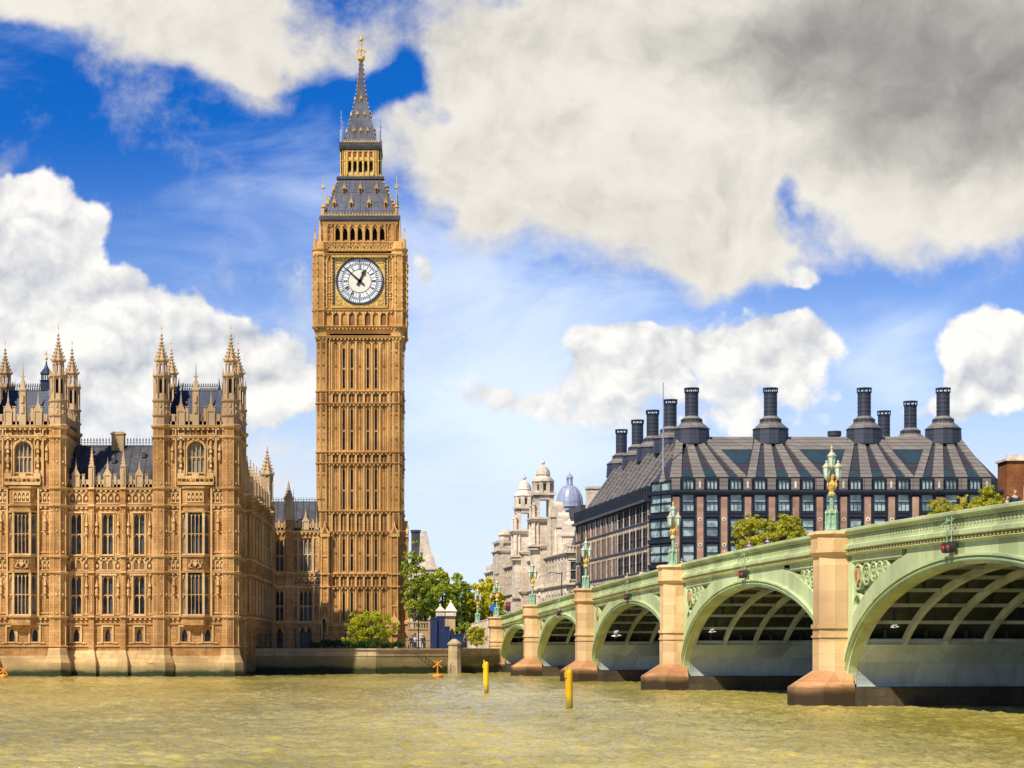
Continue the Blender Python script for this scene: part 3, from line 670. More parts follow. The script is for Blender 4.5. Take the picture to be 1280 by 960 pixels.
def curtain(ua, ub, wins, buts, F, ztop=21.8):
    use(F); ops = []
    for u in wins: ops += [(u-.63, u+.63, 7.2, 11.6), (u-.63, u+.63, 14.2, 18.9), (u-.37, u+.37, 3.95, 5.45)]
    wall(W, ua, ub, -1, 22.0, ops)
    for i, u in enumerate(wins):
        window(palace, F, u, 7.2, 1.26, 4.4, 2, 1, .4, 'pwin'); window(palace, F, u, 14.2, 1.26, 4.7, 2, 1, .4, 'pwin' if i != 1 else 'pwin'); plinthwin(F, u)
        T.F = F
        for (za, zb) in ((7.1, 11.6), (14.1, 18.9)):
            T.box(u-.82, u-.66, 0, .2, za, zb+.15); T.box(u+.66, u+.82, 0, .2, za, zb+.15); T.box(u-.9, u+.9, 0, .25, zb+.12, zb+.3); T.box(u-.82, u+.82, 0, .3, za-.2, za-.02)
            for q in (-1, 1):
                c_ = u+q*1.25; T.box(c_-.05, c_+.05, 0, .1, za, zb+.1); statue(c_, (za+zb)/2+.1, .8, .18); panels(c_-.33, c_+.33, za+.1, zb+.2, 1, 0, 1)
        R_.box(u-.7, u+.7, 0, .03, 12.35, 13.6); tracery(T, u-.7, u+.7, 12.35, 13.5, 2, .12, .1, 0, True)
        bandpanels(u-1.6, u-.85, 12.1, 13.8, .75); bandpanels(u+.85, u+1.6, 12.1, 13.8, .75); bandpanels(u-1.6, u+1.6, 19.95, 21.75, .8)
    for z in Z_S: course(T, ua, ub, z)
    course(T, ua, ub, 6.0, .2, .16, mod=False); course(T, ua, ub, 3.4, .2, .16, mod=False)
    P_ = MB(F)
    for u in buts:
        W.plan([(u-.42, 0), (u+.42, 0), (u+.27, .42), (u-.27, .42)], 2, 22.0)
        for z in Z_S: T.plan([(u-.5, 0), (u+.5, 0), (u+.36, .62), (u-.36, .62)], z, z+.2)
        for (za, zb) in ((7.4, 11.6), (14.4, 19.3)): T.box(u-.06, u+.06, .42, .5, za, zb); T.box(u-.2, u+.2, .42, .5, (za+zb)/2-.1, (za+zb)/2+.1)
        pinn(P_, u, .1, 22.0, 26.9, .42)
    for u in wins: gablet(P_, u, .1, 22.1, 25.6, .9)
    crenel(P_, ua, ub, 22.1, 23.5, .05, .3, .95); P_.build('parapet', M['pal_pin'], palace)
    Q = MB(F); Q.plan([(ua, -.5), (ub, -.5), (ub, .9), (ua, .9)], -1, 1.6, [(ua, -.5), (ub, -.5), (ub, .5), (ua, .5)]); Q.plan([(ua, -.5), (ub, -.5), (ub, .5), (ua, .5)], 1.6, 2.9, [(ua, -.5), (ub, -.5), (ub, .12), (ua, .12)])
    for u in buts: Q.plan([(u-.9, -.2), (u+.9, -.2), (u+.7, 1.3), (u-.7, 1.3)], -1, 1.9, [(u-.8, -.2), (u+.8, -.2), (u+.6, 1.1), (u-.6, 1.1)]); Q.plan([(u-.8, -.2), (u+.8, -.2), (u+.6, 1.1), (u-.6, 1.1)], 1.9, 3.0, [(u-.45, -.2), (u+.45, -.2), (u+.3, .45), (u-.3, .45)])
    Q.build('plinth', M['plinth'], palace)
cw = [PX(p, YC) for p in (95, 134.5, 174)]; cb = [PX(p, YC) for p in (115, 154.5, 193.5)]
curtain(P1C+4.05, P2C-4.05, cw, cb[:2], Fc)
sh = P2C-P1C
curtain(P1C-4.05-12.1, P1C-4.05, [u-sh for u in cw], [u-sh for u in cb[:2]], Fc)
use(Fr(0, 240, 0, pi)); wall(W, 22, 64, 0, 22, [])
# river range roof
rr_ = MB(); x0, x1 = P1C-17, P2C-3
rr_.add([(x0,-226.2,22.6),(x1,-226.2,22.6),(x1,-231.5,27.5),(x0,-231.5,27.5),(x1,-238,22.6),(x0,-238,22.6)], [(0,1,2,3),(3,2,4,5)])
rr_.box(x0, x1, -231.6, -231.4, 27.4, 27.65)
for i in range(14):
    u = P1C+5+i*.95; rr_.bar((u, -226.2, 22.7), (u, -231.5, 27.55), .05, 4)
for (px, t) in ((105,.3),(118,.55),(135,.3),(142,.55),(178,.7),(96,.7)):
    u = PX(px, 229); y = 226.2+5.3*t; z = 22.6+4.9*t; rr_.cbox(u, -y, z, .45, .5, .6); rr_.lathe(u, -y, [(z+.6, .38), (z+1.05, .02)], 4)
roof = rr_.build('roof', M['slate'], palace)
c_ = MB()
u = P1C+4
while u < P2C-4:
    c_.box(u-.03, u+.03, -231.55, -231.49, 27.6, 28.55); c_.cbox(u, -231.52, 28.2, .17, .05, .17); u += .37
c_.box(P1C+4, P2C-4, -231.55, -231.49, 27.95, 28.0); c_.build('cresting', M['iron'], roof)
c_ = MB(); uc = PX(148, 231.5); c_.box(uc-.75, uc+.75, -232.1, -230.9, 26.8, 28.9); c_.box(uc-.85, uc+.85, -232.2, -230.8, 28.9, 29.1); c_.box(uc-.6, uc+.6, -232, -231, 29.1, 29.25); c_.build('chimney', M['pal_pin'], roof)

# side range, facing right (towards the tower garden)
use(Fs); ya, yb = YF+9.3, 269.
NB = 8; bw = (yb-ya)/NB; ops = []
for i in range(NB):
    u = ya+(i+.5)*bw; ops += [(u-.75, u+.75, 7.2, 11.6), (u-.75, u+.75, 14.2, 18.9)]
wall(W, ya, yb, 0, 22, ops); 
for i in range(NB):
    u = ya+(i+.5)*bw
    window(palace, Fs, u, 7.2, 1.5, 4.4, 3, 1, .4, 'pwin'); window(palace, Fs, u, 14.2, 1.5, 4.7, 3, 1, .4, 'pwin')
    T.F = Fs
    for (za, zb) in ((7.1, 11.6), (14.1, 18.9)):
        T.box(u-1.0, u-.8, 0, .25, za, zb+.15); T.box(u+.8, u+1.0, 0, .25, za, zb+.15); panels(u-1.9, u-1.1, za, zb, 1); panels(u+1.1, u+1.9, za, zb, 1)
    bandpanels(u-1.9, u+1.9, 12.1, 13.8, .75); bandpanels(u-1.9, u+1.9, 19.95, 21.75, .75)
P_ = MB(Fs)
for i in range(NB+1):
    u = ya+i*bw
    W.plan([(u-.5, 0), (u+.5, 0), (u+.4, .85), (u-.4, .85)], 0, 22.0); pinn(P_, u, .25, 22.0, 26.6, .42)
    for z in Z_S: T.plan([(u-.6, 0), (u+.6, 0), (u+.5, 1.05), (u-.5, 1.05)], z, z+.2)
    for (za, zb) in ((7.4, 11.6), (14.4, 19.3)): T.box(u-.3, u+.3, .85, .95, za+1.9, za+2.1); T.box(u-.62, u-.5, .1, .3, za, zb); T.box(u-.56, u-.46, .6, .8, za, zb)
    if i < NB: gablet(P_, u+bw/2, .1, 22.1, 25.4, .9)
crenel(P_, ya, yb, 22.1, 23.5, .05, .3, .95); P_.build('parapet', M['pal_pin'], palace)
for z in Z_S+[3.4]: course(T, ya, yb, z)
r = MB(); r.add([(-34,-233,22.6),(-22.6,-233,22.6),(-28,-233,26.5),(-34,-275,22.6),(-22.6,-275,22.6),(-28,-275,26.5)], [(0,2,5,3),(1,4,5,2),(0,1,2),(3,5,4)]); r.build('roof', M['slate'], palace)
# corner turret of the side range
F0 = Fr(0, 268.5, 0, 0); use(F0); ut = PX(334, 268.5)
octo(ut, 0, 1.1, 0, 23)
for z in Z_S: octcourse(T, ut, 0, 1.1, z)
a = MB(F0); a.lathe(ut, 0, [(23, 1.0), (23.6, 1.1), (23.7, .8), (27.2, .75)], 8)
for i in range(8):
    an = pi/8+pi/4*i; a.bar((ut+.82*cos(an), .82*sin(an), 23), (ut+.82*cos(an), .82*sin(an), 27.3), .09, 4)
    a2 = pi/4*i; 
a.lathe(ut, 0, [(27.2, .8), (27.35, 1.08), (27.6, 1.05), (27.7, .85), (29, .4), (30.2, .12), (31.4, .03)], 8)
for k in range(5):
    for i in range(8):
        an = pi/8+pi/4*i; rr2 = .98-.16*k; a.cbox(ut+rr2*cos(an), rr2*sin(an), 27.6+.5*k, .17, .17, .22)
for z in (30, 30.5): a.lathe(ut, 0, [(z, .08), (z+.1, .3), (z+.25, .08)], 8)
a.build('turret', M['pal_pin'], palace)
# link range between the palace corner and the clock tower
YL = 273.; Fl = Fr(0, YL, 0, 0); use(Fl); lx = lambda p: PX(p, YL)
ZL = [6.8, 11.8, 13.7, 19.6]
ul, ur = lx(340), lx(400)
ops = [(lx(344.5), lx(354.5), 7.0, 11.3), (lx(344.5), lx(354.5), 14.1, 18.5), (lx(374), lx(390), 7.0, 11.3), (lx(374), lx(390), 14.1, 18.8), (lx(374), lx(390), GZ, 6.1), (lx(345), lx(354), GZ, 6.0)]
wall(W, ul, ur, GZ-.5, 21.0, ops)
for px in (349.5,):
    for z0, h in ((7.0, 4.3), (14.1, 4.4)): window(palace, Fl, lx(px), z0, lx(354.5)-lx(344.5), h, 2, 1, .4, 'pwin')
for z0, h in ((7.0, 4.3), (14.1, 4.7)): window(palace, Fl, lx(382), z0, lx(390)-lx(374), h, 3, 1, .4, 'pwin' if z0 < 10 else 'pwin2')
window(palace, Fl, lx(382), GZ, lx(390)-lx(374), 3.0, 2, 0, .5, 'pwin', name='archway'); window(palace, Fl, lx(349.5), GZ, lx(354)-lx(345), 2.9, 1, 0, .5, 'pwin')
T.F = Fl
for a_, b_ in ((343, 355.5), (372.5, 391.5)):
    for za, zb in ((6.9, 11.5), (13.9, 18.9)): T.box(lx(a_)-.1, lx(a_)+.08, 0, .25, za, zb); T.box(lx(b_)-.08, lx(b_)+.1, 0, .25, za, zb)
for a_, b_ in ((367, 372), (392, 399)):
    for za, zb in ((7.1, 11.4), (14.1, 18.8)): panels(lx(a_), lx(b_), za, zb, 1)
use(Fl)
for z in ZL: course(T, ul, ur, z)
bandpanels(lx(367), lx(400), 12, 13.6, .8); arms(lx(382), 12.75, .65, .1)
W.plan([(lx(356.5), 0), (lx(366.5), 0), (lx(365), .9), (lx(358), .9)], GZ-.5, 21.3)
for z in ZL: T.plan([(lx(356), 0), (lx(367), 0), (lx(365.5), 1.1), (lx(357.5), 1.1)], z, z+.22)
P_ = MB(Fl); u = lx(361); P_.lathe(u, .45, [(21.3, .62), (24.4, .58)], 8); P_.lathe(u, .45, [(24.3, .8), (24.5, .8), (24.6, .6), (25.8, .25), (26.9, .04)], 8)
for k in range(4):
    for i in range(8): P_.cbox(u+(.62-.13*k)*cos(pi/8+i*pi/4), .45+(.62-.13*k)*sin(pi/8+i*pi/4), 24.6+.36*k, .12, .12, .16)
spirelet(P_, lx(367), -.3, 21, 26.0, .25, 4, 4); crenel(P_, ul, ur, 19.95, 21.4, .1, .3, .95); gablet(P_, lx(382), .12, 20, 23, 1.0); spirelet(P_, lx(396), .1, 20, 22.8, .2, 3, 4)
P_.build('parapet', M['pal_pin'], palace)
r = MB(); r.add([(ul-4,-274.3,20.6),(ur-.6,-274.3,20.6),(ur-.6,-278,24.4),(ul-4,-278,24.4),(ul-4,-282,20.6),(ur-.6,-282,20.6)], [(0,1,2,3),(3,2,5,4)])
for i in range(7): r.bar((ul+.5+i*.9, -274.3, 20.7), (ul+.5+i*.9, -278, 24.5), .05, 4)
for px in (342, 368, 380, 392): u = PX(px, 277); r.cbox(u, -276.8, 22.3, .5, .5, .5); r.lathe(u, -276.8, [(22.8, .4), (23.2, .02)], 4)
rf = r.build('roof', M['slate'], palace)
c_ = MB(); u = ul-1
while u < ur: c_.box(u-.03, u+.03, -278.03, -277.97, 24.4, 25.0); u += .4
c_.box(ul-1, ur, -278.03, -277.97, 24.6, 24.66); c_.build('cresting', M['iron'], rf)
# door surround (dark green door) and small spire far behind
c_ = MB(Fl); u = lx(381); c_.prism([(u-.6, GZ), (u+.6, GZ), (u+.6, 4.8), (u+.35, 5.3), (u, 5.5), (u-.35, 5.3), (u-.6, 4.8)], -.3, -.1); c_.build('door', simple('dark_green_door_paint', (.01,.06,.03), .4), palace)
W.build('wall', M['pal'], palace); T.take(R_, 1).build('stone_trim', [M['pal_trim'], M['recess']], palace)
# slim dark ventilation turret with gilded tip behind the left pavilion
a = MB(); x, y = PX(58, 240), -240; zb = PZ(490, 240)
a.lathe(x, y, [(20, .75), (PZ(478,240), .75), (PZ(476,240), .9)], 8)
for i in range(8): an = pi/8+i*pi/4; a.bar((x+.6*cos(an), y+.6*sin(an), PZ(478,240)), (x+.6*cos(an), y+.6*sin(an), PZ(468,240)), .08, 4)
a.lathe(x, y, [(PZ(468,240), .8), (PZ(466,240), .75), (PZ(461,240), .35), (PZ(456,240), .12), (PZ(452,240), .08)], 8)
vt = a.build('vent_turret', M['slateblue'], palace)
a = MB(); a.bar((x, y, PZ(453,240)), (x, y, PZ(439,240)), .06, 5); a.ball(x, y, PZ(448,240), .2, 8, 5); a.cbox(x, y, PZ(443,240), .5, .05, .08); a.build('gilded_finial', M['gold'], vt)
# ================================================================== CLOCK TOWER
TX, TY = PX(449.7, 290), 296.4
tower = thing('clock_tower', (TX, TY, GZ), 'tall golden clock tower with a white dial, slate-grey iron roofs and a spire', 'clock tower')
tz = lambda p: H+(807-p)/8.276
SC = 8.276
def FT(hw, k): # frame of face k at half width hw
    r = k*pi/2; return Fr(TX+sin(r)*hw, TY-cos(r)*hw, 0, r)
TW, TT, TR, TG = MB(), MB(), MB(), MB()
def tuse(F):
    for q in (TW, TT, TR, TG): q.F = F
LV = [(GZ, 6.76), (6.76, 12.3), (14.4, 20.6), (23.7, 31.05), (32.7, 40.1), (41.9, 49.6)]   # storeys with slits
BD = [(12.3, 14.4), (20.66, 23.7), (31.05, 32.7), (40.1, 41.9)]                            # panel bands
HW, CR = 6.4, 1.12
slit_m = None
def slit(F, u, z0, h):
    global slit_m
    key = ('slit', round(h, 2))
    if key not in wcache:
        a = MB(); a.box(-.2, .2, -.33, -.3, 0, h); wcache[key] = a.build('slit_window', M['pwin']); m_ = wcache[key].data; bpy.data.objects.remove(wcache[key]); wcache[key] = m_
    x, y, z = F(u, 0, z0); pw = WL[tower]; o = place('slit_window', wcache[key], tower, (x-pw[0], y-pw[1], z-pw[2]), F.r)
CW = 4.25; bwid = 2*CW/7
for k in range(4):
    F = FT(HW-.25, k); tuse(F); base = FT(HW+.15, k)
    # central recessed panel with seven bays, open slits in bays 2,3,5,6
    ops = []
    for (z0, z1) in LV[1:]:
        for b in (1, 2, 4, 5):
            u = -CW+(b+.5)*bwid
            if z1 > 40.2: ops += [(u-.2, u+.2, z0+.5, z0+3.3), (u-.2, u+.2, z0+3.6, z1-1.2)]
            elif z0 > 14: ops += [(u-.2, u+.2, z0+.4, z0+(z1-z0)*.42), (u-.2, u+.2, z0+(z1-z0)*.46, z1-1.0)]
            else: ops += [(u-.2, u+.2, z0+.5, z1-.9)]
    wall(TW, -HW+.2, HW-.2, GZ-.5, 51, ops, 0, .35)
    for o in ops:
        if k in (0, 1): slit(F, (o[0]+o[1])/2, o[2], o[3]-o[2])
        else: TR.box(o[0], o[1], -.33, -.3, o[2], o[3])
    for (z0, z1) in LV[1:]:
        for b in range(8):
            u = -CW+b*bwid; TT.F = F; TT.plan([(u-.17, 0), (u+.17, 0), (u+.1, .26), (u-.1, .26)], z0, z1)
        for b in range(7):
            u = -CW+(b+.5)*bwid; ww = bwid-.34
            if b in (0, 3, 6):
                for q in (-.5, 0, .5): TT.box(u+q*ww*.62-.035, u+q*ww*.62+.035, 0, .1, z0, z1-.4)
                zc = (z0+z1)*.5; TR.box(u-.2, u+.2, .0, .11, zc-.15, zc+.15) ; TR.box(u-.22, u+.22, 0, .03, z1-1.3, z1-.5)
            else:
                TT.box(u-.3, u-.2, 0, .12, z0, z1-.5); TT.box(u+.2, u+.3, 0, .12, z0, z1-.5)
            pointed(TT, u-ww/2, u+ww/2, z1-.1, .55, 0, .18)
            TT.box(u-ww/2, u+ww/2, 0, .2, z0, z0+.22)
    for (z0, z1) in BD+[(6.3, 6.76)]:
        for b in range(8):
            u = -CW+b*bwid; TT.box(u-.16, u+.16, 0, .3, z0, z1)
        for b in range(7):
            u = -CW+(b+.5)*bwid; ww = bwid-.34
            if z1-z0 > 1: TR.box(u-ww/2, u+ww/2, 0, .02, z0+.15, z1-.2); pointed(TT, u-ww/2, u+ww/2, z1-.1, .45, .03, .2); TT.box(u-.05, u+.05, .03, .14, z0, z1); TR.box(u-.25, u+.25, .02, .1, (z0+z1)/2-.3, (z0+z1)/2)
    # course lines across the face
    for z in (6.76, 12.3, 14.2, 20.6, 23.7, 30.95, 32.6, 40.0, 41.8): course(TT, -HW+.3, HW-.3, z, .3, .48, st=.6)
    course(TT, -HW, HW, 50.0, .4, .6)
    # flanking octagonal corner shafts are added below; pilaster ribs between
    for q in (-1, 1):
        for uu in (4.55, 5.0): TT.box(q*uu-.08, q*uu+.08, 0, .3, 6.8, 50)
    # lower stage: thicker walls with gabled buttresses
    F2 = FT(HW+.25, k); tuse(F2)
    for q in (-1, 1):
        u = q*5.25
        TW.box(u-.62, u+.62, -.5, .45, GZ-.5, 20.4); TT.prism([(u-.85, 20.4), (u+.85, 20.4), (u+.2, 21.3), (u, 22.4), (u-.2, 21.3)], -.4, .6)
        TR.prism([(u-.42, 20.2), (u+.42, 20.2), (u, 21.5)], .6, .63); TT.box(u-.75, u+.75, -.4, .65, 19.9, 20.35)
        TT.prism([(u-.85, 7.0), (u+.85, 7.0), (u+.15, 8.0), (u, 8.9), (u-.15, 8.0)], -.4, .8); TT.box(u-.55, u-.42, .45, .6, GZ, 20); TT.box(u+.42, u+.55, .45, .6, GZ, 20)
        TT.box(u-.45, u+.45, .45, .8, 5.2, 7.0); TR.box(u-.28, u+.28, .8, .82, 5.4, 6.9)
        for z in (6.76, 12.3, 14.2): TT.box(u-.8, u+.8, -.4, .68, z, z+.22)
        for z in (9.5, 17): TT.box(u-.4, u+.4, .45, .56, z-.1, z+.1)
    TW.box(-4.7, 4.7, -.6, .0, GZ-.5, 6.6); TT.box(-4.7, 4.7, -.5, .18, 6.4, 6.7)
    for b in range(3): u = (b-1)*2.7; TT.box(u-.9, u+.9, 0, .08, GZ, 3.9)
    # ---- corbelled stage, arcade, clock stage
    HC = 6.95; F = FT(HC-.55, k); tuse(F)
    TW.box(-HC+.5, HC-.5, -1.6, -.32, 49.8, 51.8)
    for i in range(4): TT.box(-HC+.3+.05*i, HC-.3-.05*i, -.4, -.35+.17*i+.1, 50.3+.33*i, 50.3+.33*(i+1))
    for b in range(7):
        u = -CW+(b+.5)*bwid; pointed(TT, u-bwid/2+.05, u+bwid/2-.05, 50.3, .7, -.3, .1)
    wall(TW, -HC+.3, HC-.3, 51.6, 62.5, [], .25)
    TR.F = F
    for b in range(7):
        u = -CW+.1+(b+.5)*bwid*.98; w2 = bwid*.36
        (TR if b % 2 == 0 else TW).box(u-w2, u+w2, .25, .29, 51.95, 53.6); pointed(TT, u-w2-.05, u+w2+.05, 53.75, .6, .25, .55)
        TT.box(u-w2-.16, u-w2, .25, .6, 51.7, 53.8); TT.box(u+w2, u+w2+.16, .25, .6, 51.7, 53.8)
        if b % 2: statue(u, 52.1, .9, .4) if False else None
    course(TT, -HC+.2, HC-.2, 51.5, .35, .62); course(TT, -HC+.2, HC-.2, 53.95, .35, .62)
    # side strips beside the dial
    for q in (-1, 1):
        for (a_, b_) in ((4.2, 4.95), (5.05, 5.75)):
            x0, x1 = (a_, b_) if q > 0 else (-b_, -a_)
            TT.box(x0-.05, x0+.06, .25, .5, 54.4, 62); TT.box(x1-.06, x1+.05, .25, .5, 54.4, 62); TT.box((x0+x1)/2-.04, (x0+x1)/2+.04, .25, .38, 54.5, 61.8)
            for z in (56.1, 58.6): TR.box(x0+.08, x1-.08, .25, .3, z-.1, z+.55); TT.box(x0, x1, .25, .44, z-.2, z-.08); TT.box(x0, x1, .25, .44, z+.56, z+.68); TT.prism([((x0+x1)/2-.18, z+.22), ((x0+x1)/2, z), ((x0+x1)/2+.18, z+.22), ((x0+x1)/2, z+.45)], .3, .42)
            pointed(TT, x0+.06, x1-.06, 62.0, .6, .25, .45)
        for i in range(15):   # gilded diaper strip
            z = 54.7+i*.52; TG.cbox(q*4.03, .36, z, .22, .2, .3)
    course(TT, -HC+.2, HC-.2, 62.3, .45, .7); TG.box(-4.2, 4.2, .35, .56, 54.42, 54.75); TG.box(-4.2, 4.2, .3, .75, 62.0, 62.28); TG.box(-4.1, 4.1, .3, .66, 62.95, 63.3)
    for i in range(17): TG.cbox(-4.0+i*.5, .62, 63.0, .3, .2, .42)
    # balustrade over the dial
    tuse(FT(HC-.35, k))
    TT.box(-HC+.6, HC-.6, -.3, 0, 63.1, 63.4)
    for i in range(13):
        u = -6+i*1.0; TT.prism([(u-.42, 63.9), (u, 63.45), (u+.42, 63.9), (u, 64.35)], -.22, -.08); TR.box(u-.16, u+.16, -.2, -.05, 63.82, 63.98); TT.box(u-.55, u-.45, -.28, .02, 63.3, 64.45)
    TT.box(-HC+.6, HC-.6, -.3, .05, 64.35, 64.55)
    # belfry
    HB = 5.75; F = FT(HB-.15, k); tuse(F); wb = 7.85/7; ops = []
    for b in range(7): u = -3.92+(b+.5)*wb; ops.append((u-.36, u+.36, 64.6, 66.75))
    wall(TW, -HB, HB, 63, 67.6, ops, 0, .6)
    for o in ops:
        TT.box(o[0]-.2, o[0], 0, .28, 64.0, 67.2); TT.box(o[1], o[1]+.2, 0, .28, 64.0, 67.2); pointed(TT, o[0], o[1], 66.78, .75, -.3, .1); pointed(TT, o[0]-.1, o[1]+.1, 67.2, .6, .02, .3)
        TG.prism([(o[0]+.1, 66.95), ((o[0]+o[1])/2, 66.75), (o[1]-.1, 66.95), ((o[0]+o[1])/2, 67.2)], .0, .12); TT.box((o[0]+o[1])/2-.3, (o[0]+o[1])/2+.3, -.3, -.1, 64.6, 64.95)
    for q in (-1, 1):
        x0, x1 = (4.15, 5.6) if q > 0 else (-5.6, -4.15); tracery(TT, x0, x1, 64.4, 67.0, 2, .14, .12, 0, True, 1)
    course(TT, -HB, HB, 67.35, .4, .35)
    # lead gutter with gold cresting
    F = FT(5.8, k)
    G_ = MB(F); TGk = TG; tuse(F)
    TG.box(-5.75, 5.75, -.2, .02, 68.55, 68.7)
    for i in range(26): u = -5.6+i*.448; TG.prism([(u-.13, 68.7), (u+.13, 68.7), (u, 69.15)], -.15, -.02)
    # corner octagon shafts
cx4 = [(1, 1), (1, -1), (-1, 1), (-1, -1)]
tuse(I)
for sx, sy in cx4:
    def P2(hw): return TX+sx*hw, -(TY)+sy*hw
    u, d = P2(HW-.9)
    TW.lathe(u, d, [(6, 1.12), (51, 1.12)], 8); TW.lathe(u, d, [(GZ-.5, 1.35), (20.5, 1.3)], 8)
    for i in range(8):
        a = pi/8+pi/4*i; TT.bar((u+1.12*cos(a), d+1.12*sin(a), 6), (u+1.12*cos(a), d+1.12*sin(a), 50.5), .08, 4)
        a2 = pi/4*i; ap = 1.12*cos(pi/8)
        for (z0, z1) in LV[2:]:
            TT.bar((u+ap*cos(a2), d+ap*sin(a2), z0), (u+ap*cos(a2), d+ap*sin(a2), z1), .05, 4)
            for t in (.25, .5, .75): TR.cbox(u+(ap-.05)*cos(a2), d+(ap-.05)*sin(a2), z0+(z1-z0)*t, .3, .3, .18)
            TR.cbox(u+(ap-.08)*cos(a2), d+(ap-.08)*sin(a2), z1-1.2, .36, .36, .9)
        for (z0, z1) in BD: TR.cbox(u+(ap-.08)*cos(a2), d+(ap-.08)*sin(a2), z0+.3, .42, .42, z1-z0-.6)
    for z in (12.3, 14.2, 20.6): octcourse(TT, u, d, 1.3, z+.1)
    for z in (23.7, 30.95, 32.6, 40.0, 41.8, 50.0): octcourse(TT, u, d, 1.12, z+.1, .3)
    TT.lathe(u, d, [(50.2, 1.15), (51.6, 1.5)], 8)
    # clock stage corner shafts
    u, d = P2(6.95-1.05)
    TW.lathe(u, d, [(51.4, 1.25), (62.6, 1.25)], 8)
    for i in range(8):
        a = pi/8+pi/4*i; TT.bar((u+1.25*cos(a), d+1.25*sin(a), 51.5), (u+1.25*cos(a), d+1.25*sin(a), 62.5), .1, 4)
        for z in range(54, 63): TT.cbox(u+1.33*cos(a), d+1.33*sin(a), z+.2, .2, .2, .28)
    for z in (51.6, 54.05, 62.4, 63.2): octcourse(TT, u, d, 1.2, z, .4)
    TT.lathe(u, d, [(62.4, 1.3), (64.4, 1.15)], 8)
    u2, d2 = P2(6.75); pinn(TT, u2, d2, 63.3, 66.2, .26); TG.ball(u2, d2, 66.3, .15, 6, 4)
    u2, d2 = P2(6.05); spirelet(TT, u2, d2, 64.4, 69.0, .34, 5, 4)
    # belfry corner
    u, d = P2(5.2); TW.lathe(u, d, [(63.2, .75), (67.6, .75)], 8)
# inner dark core of belfry so that openings read deep
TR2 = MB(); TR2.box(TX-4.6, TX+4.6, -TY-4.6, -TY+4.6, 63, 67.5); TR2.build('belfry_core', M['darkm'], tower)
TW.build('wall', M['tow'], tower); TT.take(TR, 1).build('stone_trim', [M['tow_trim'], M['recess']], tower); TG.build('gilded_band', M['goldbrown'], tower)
# roofs
a = MB(); c0 = (TX, -TY)
def sq(mb, prof):  # square-plan loft
    for (z0, r0), (z1, r1) in zip(prof[:-1], prof[1:]):
        mb.plan([(c0[0]-r0, c0[1]-r0), (c0[0]+r0, c0[1]-r0), (c0[0]+r0, c0[1]+r0), (c0[0]-r0, c0[1]+r0)], z0, z1, [(c0[0]-r1, c0[1]-r1), (c0[0]+r1, c0[1]-r1), (c0[0]+r1, c0[1]+r1), (c0[0]-r1, c0[1]+r1)])
lower = [(68.4, 5.75), (69.3, 5.35), (70.6, 4.75), (72.2, 4.1), (74.1, 3.45)]
sq(a, lower); 
for k in range(4):
    for i in range(-4, 5):   # standing ribs on the iron plates
        pts = [(i*r/4.6, r, z) for z, r in lower]
        for p, q in zip(pts[:-1], pts[1:]):
            Fk = FT(0, k); a.F = Fk; a.bar((p[0], p[1], p[2]), (q[0], q[1], q[2]), .05, 4)
    for i, (z, r) in enumerate(lower[1:]): a.bar((-r, r, z), (r, r, z), .04, 4)
a.F = I
hc = MB()
for sx, sy in cx4:
    for t in range(9):
        z = 69.2+t*.55; r = 5.45-.24*t; hc.cbox(TX+sx*(r+.08), -TY+sy*(r+.08), z, .26, .26, .26)
lr = a.take(hc, 1).build('lower_roof', [M['towroof'], M['goldbrown']], tower)
g_ = MB(); sq(g_, [(67.55, 5.95), (67.9, 6.15), (68.5, 6.1), (68.55, 5.8)]); g_.build('gutter', M['slate'], tower)
def dormer(k, u, z, s, rz):
    a = MB(FT(0, k)); a.box(u-.28*s, u+.28*s, rz-.9, rz+.12, z, z+.8*s); a.prism([(u-.42*s, z+.8*s), (u+.42*s, z+.8*s), (u, z+1.6*s)], rz-.9, rz+.2); a.bar((u, rz+.1, z+1.5*s), (u, rz+.1, z+2.1*s), .05, 4)
    o = a.build('dormer', M['tow_trim'], lr); return a
dk = MB(); dmesh = MB()
for k in range(4):
    for (us, z, r, s) in (([-3.9, -1.35, 1.35, 3.9], 69.75, 5.0, .85), ([-2.45, 0, 2.45], 72.0, 4.1, .85)):
        for u in us:
            a = MB(FT(0, k)); a.box(u-.3*s, u+.3*s, r-1.0, r+.15, z, z+.85*s); a.prism([(u-.44*s, z+.8*s), (u+.44*s, z+.8*s), (u, z+1.65*s)], r-1.0, r+.22); a.bar((u, r+.1, z+1.5*s), (u, r+.1, z+2.1*s), .05, 4)
            o = a.build('dormer', M['tow_trim'], tower, origin=FT(0, k)(u, r, z))
            a = MB(FT(0, k)); a.prism([(u-.19*s, z+.1), (u+.19*s, z+.1), (u+.19*s, z+.7*s), (u, z+1.0*s), (u-.19*s, z+.7*s)], r+.15, r+.235); a.build('opening', M['darkm'], o)
for sx, sy in cx4:
    u, d = TX+sx*5.55, -TY+sy*5.55; a = MB(); a.lathe(u, d, [(67.9, .32), (69.6, .28), (69.8, .4), (70.2, .05)], 8); a.build('corner_pedestal', M['tow_trim'], tower)
    a = MB(); a.bar((u, d, 70.1), (u, d, 74.0), .06, 5); a.lathe(u, d, [(72.3, .05), (72.5, .28), (72.8, .05)], 6); a.cbox(u, d, 72.9, .6, .06, .08); a.cbox(u, d, 73.3, .06, .06, .8); a.build('corner_finial', M['gold'], tower)
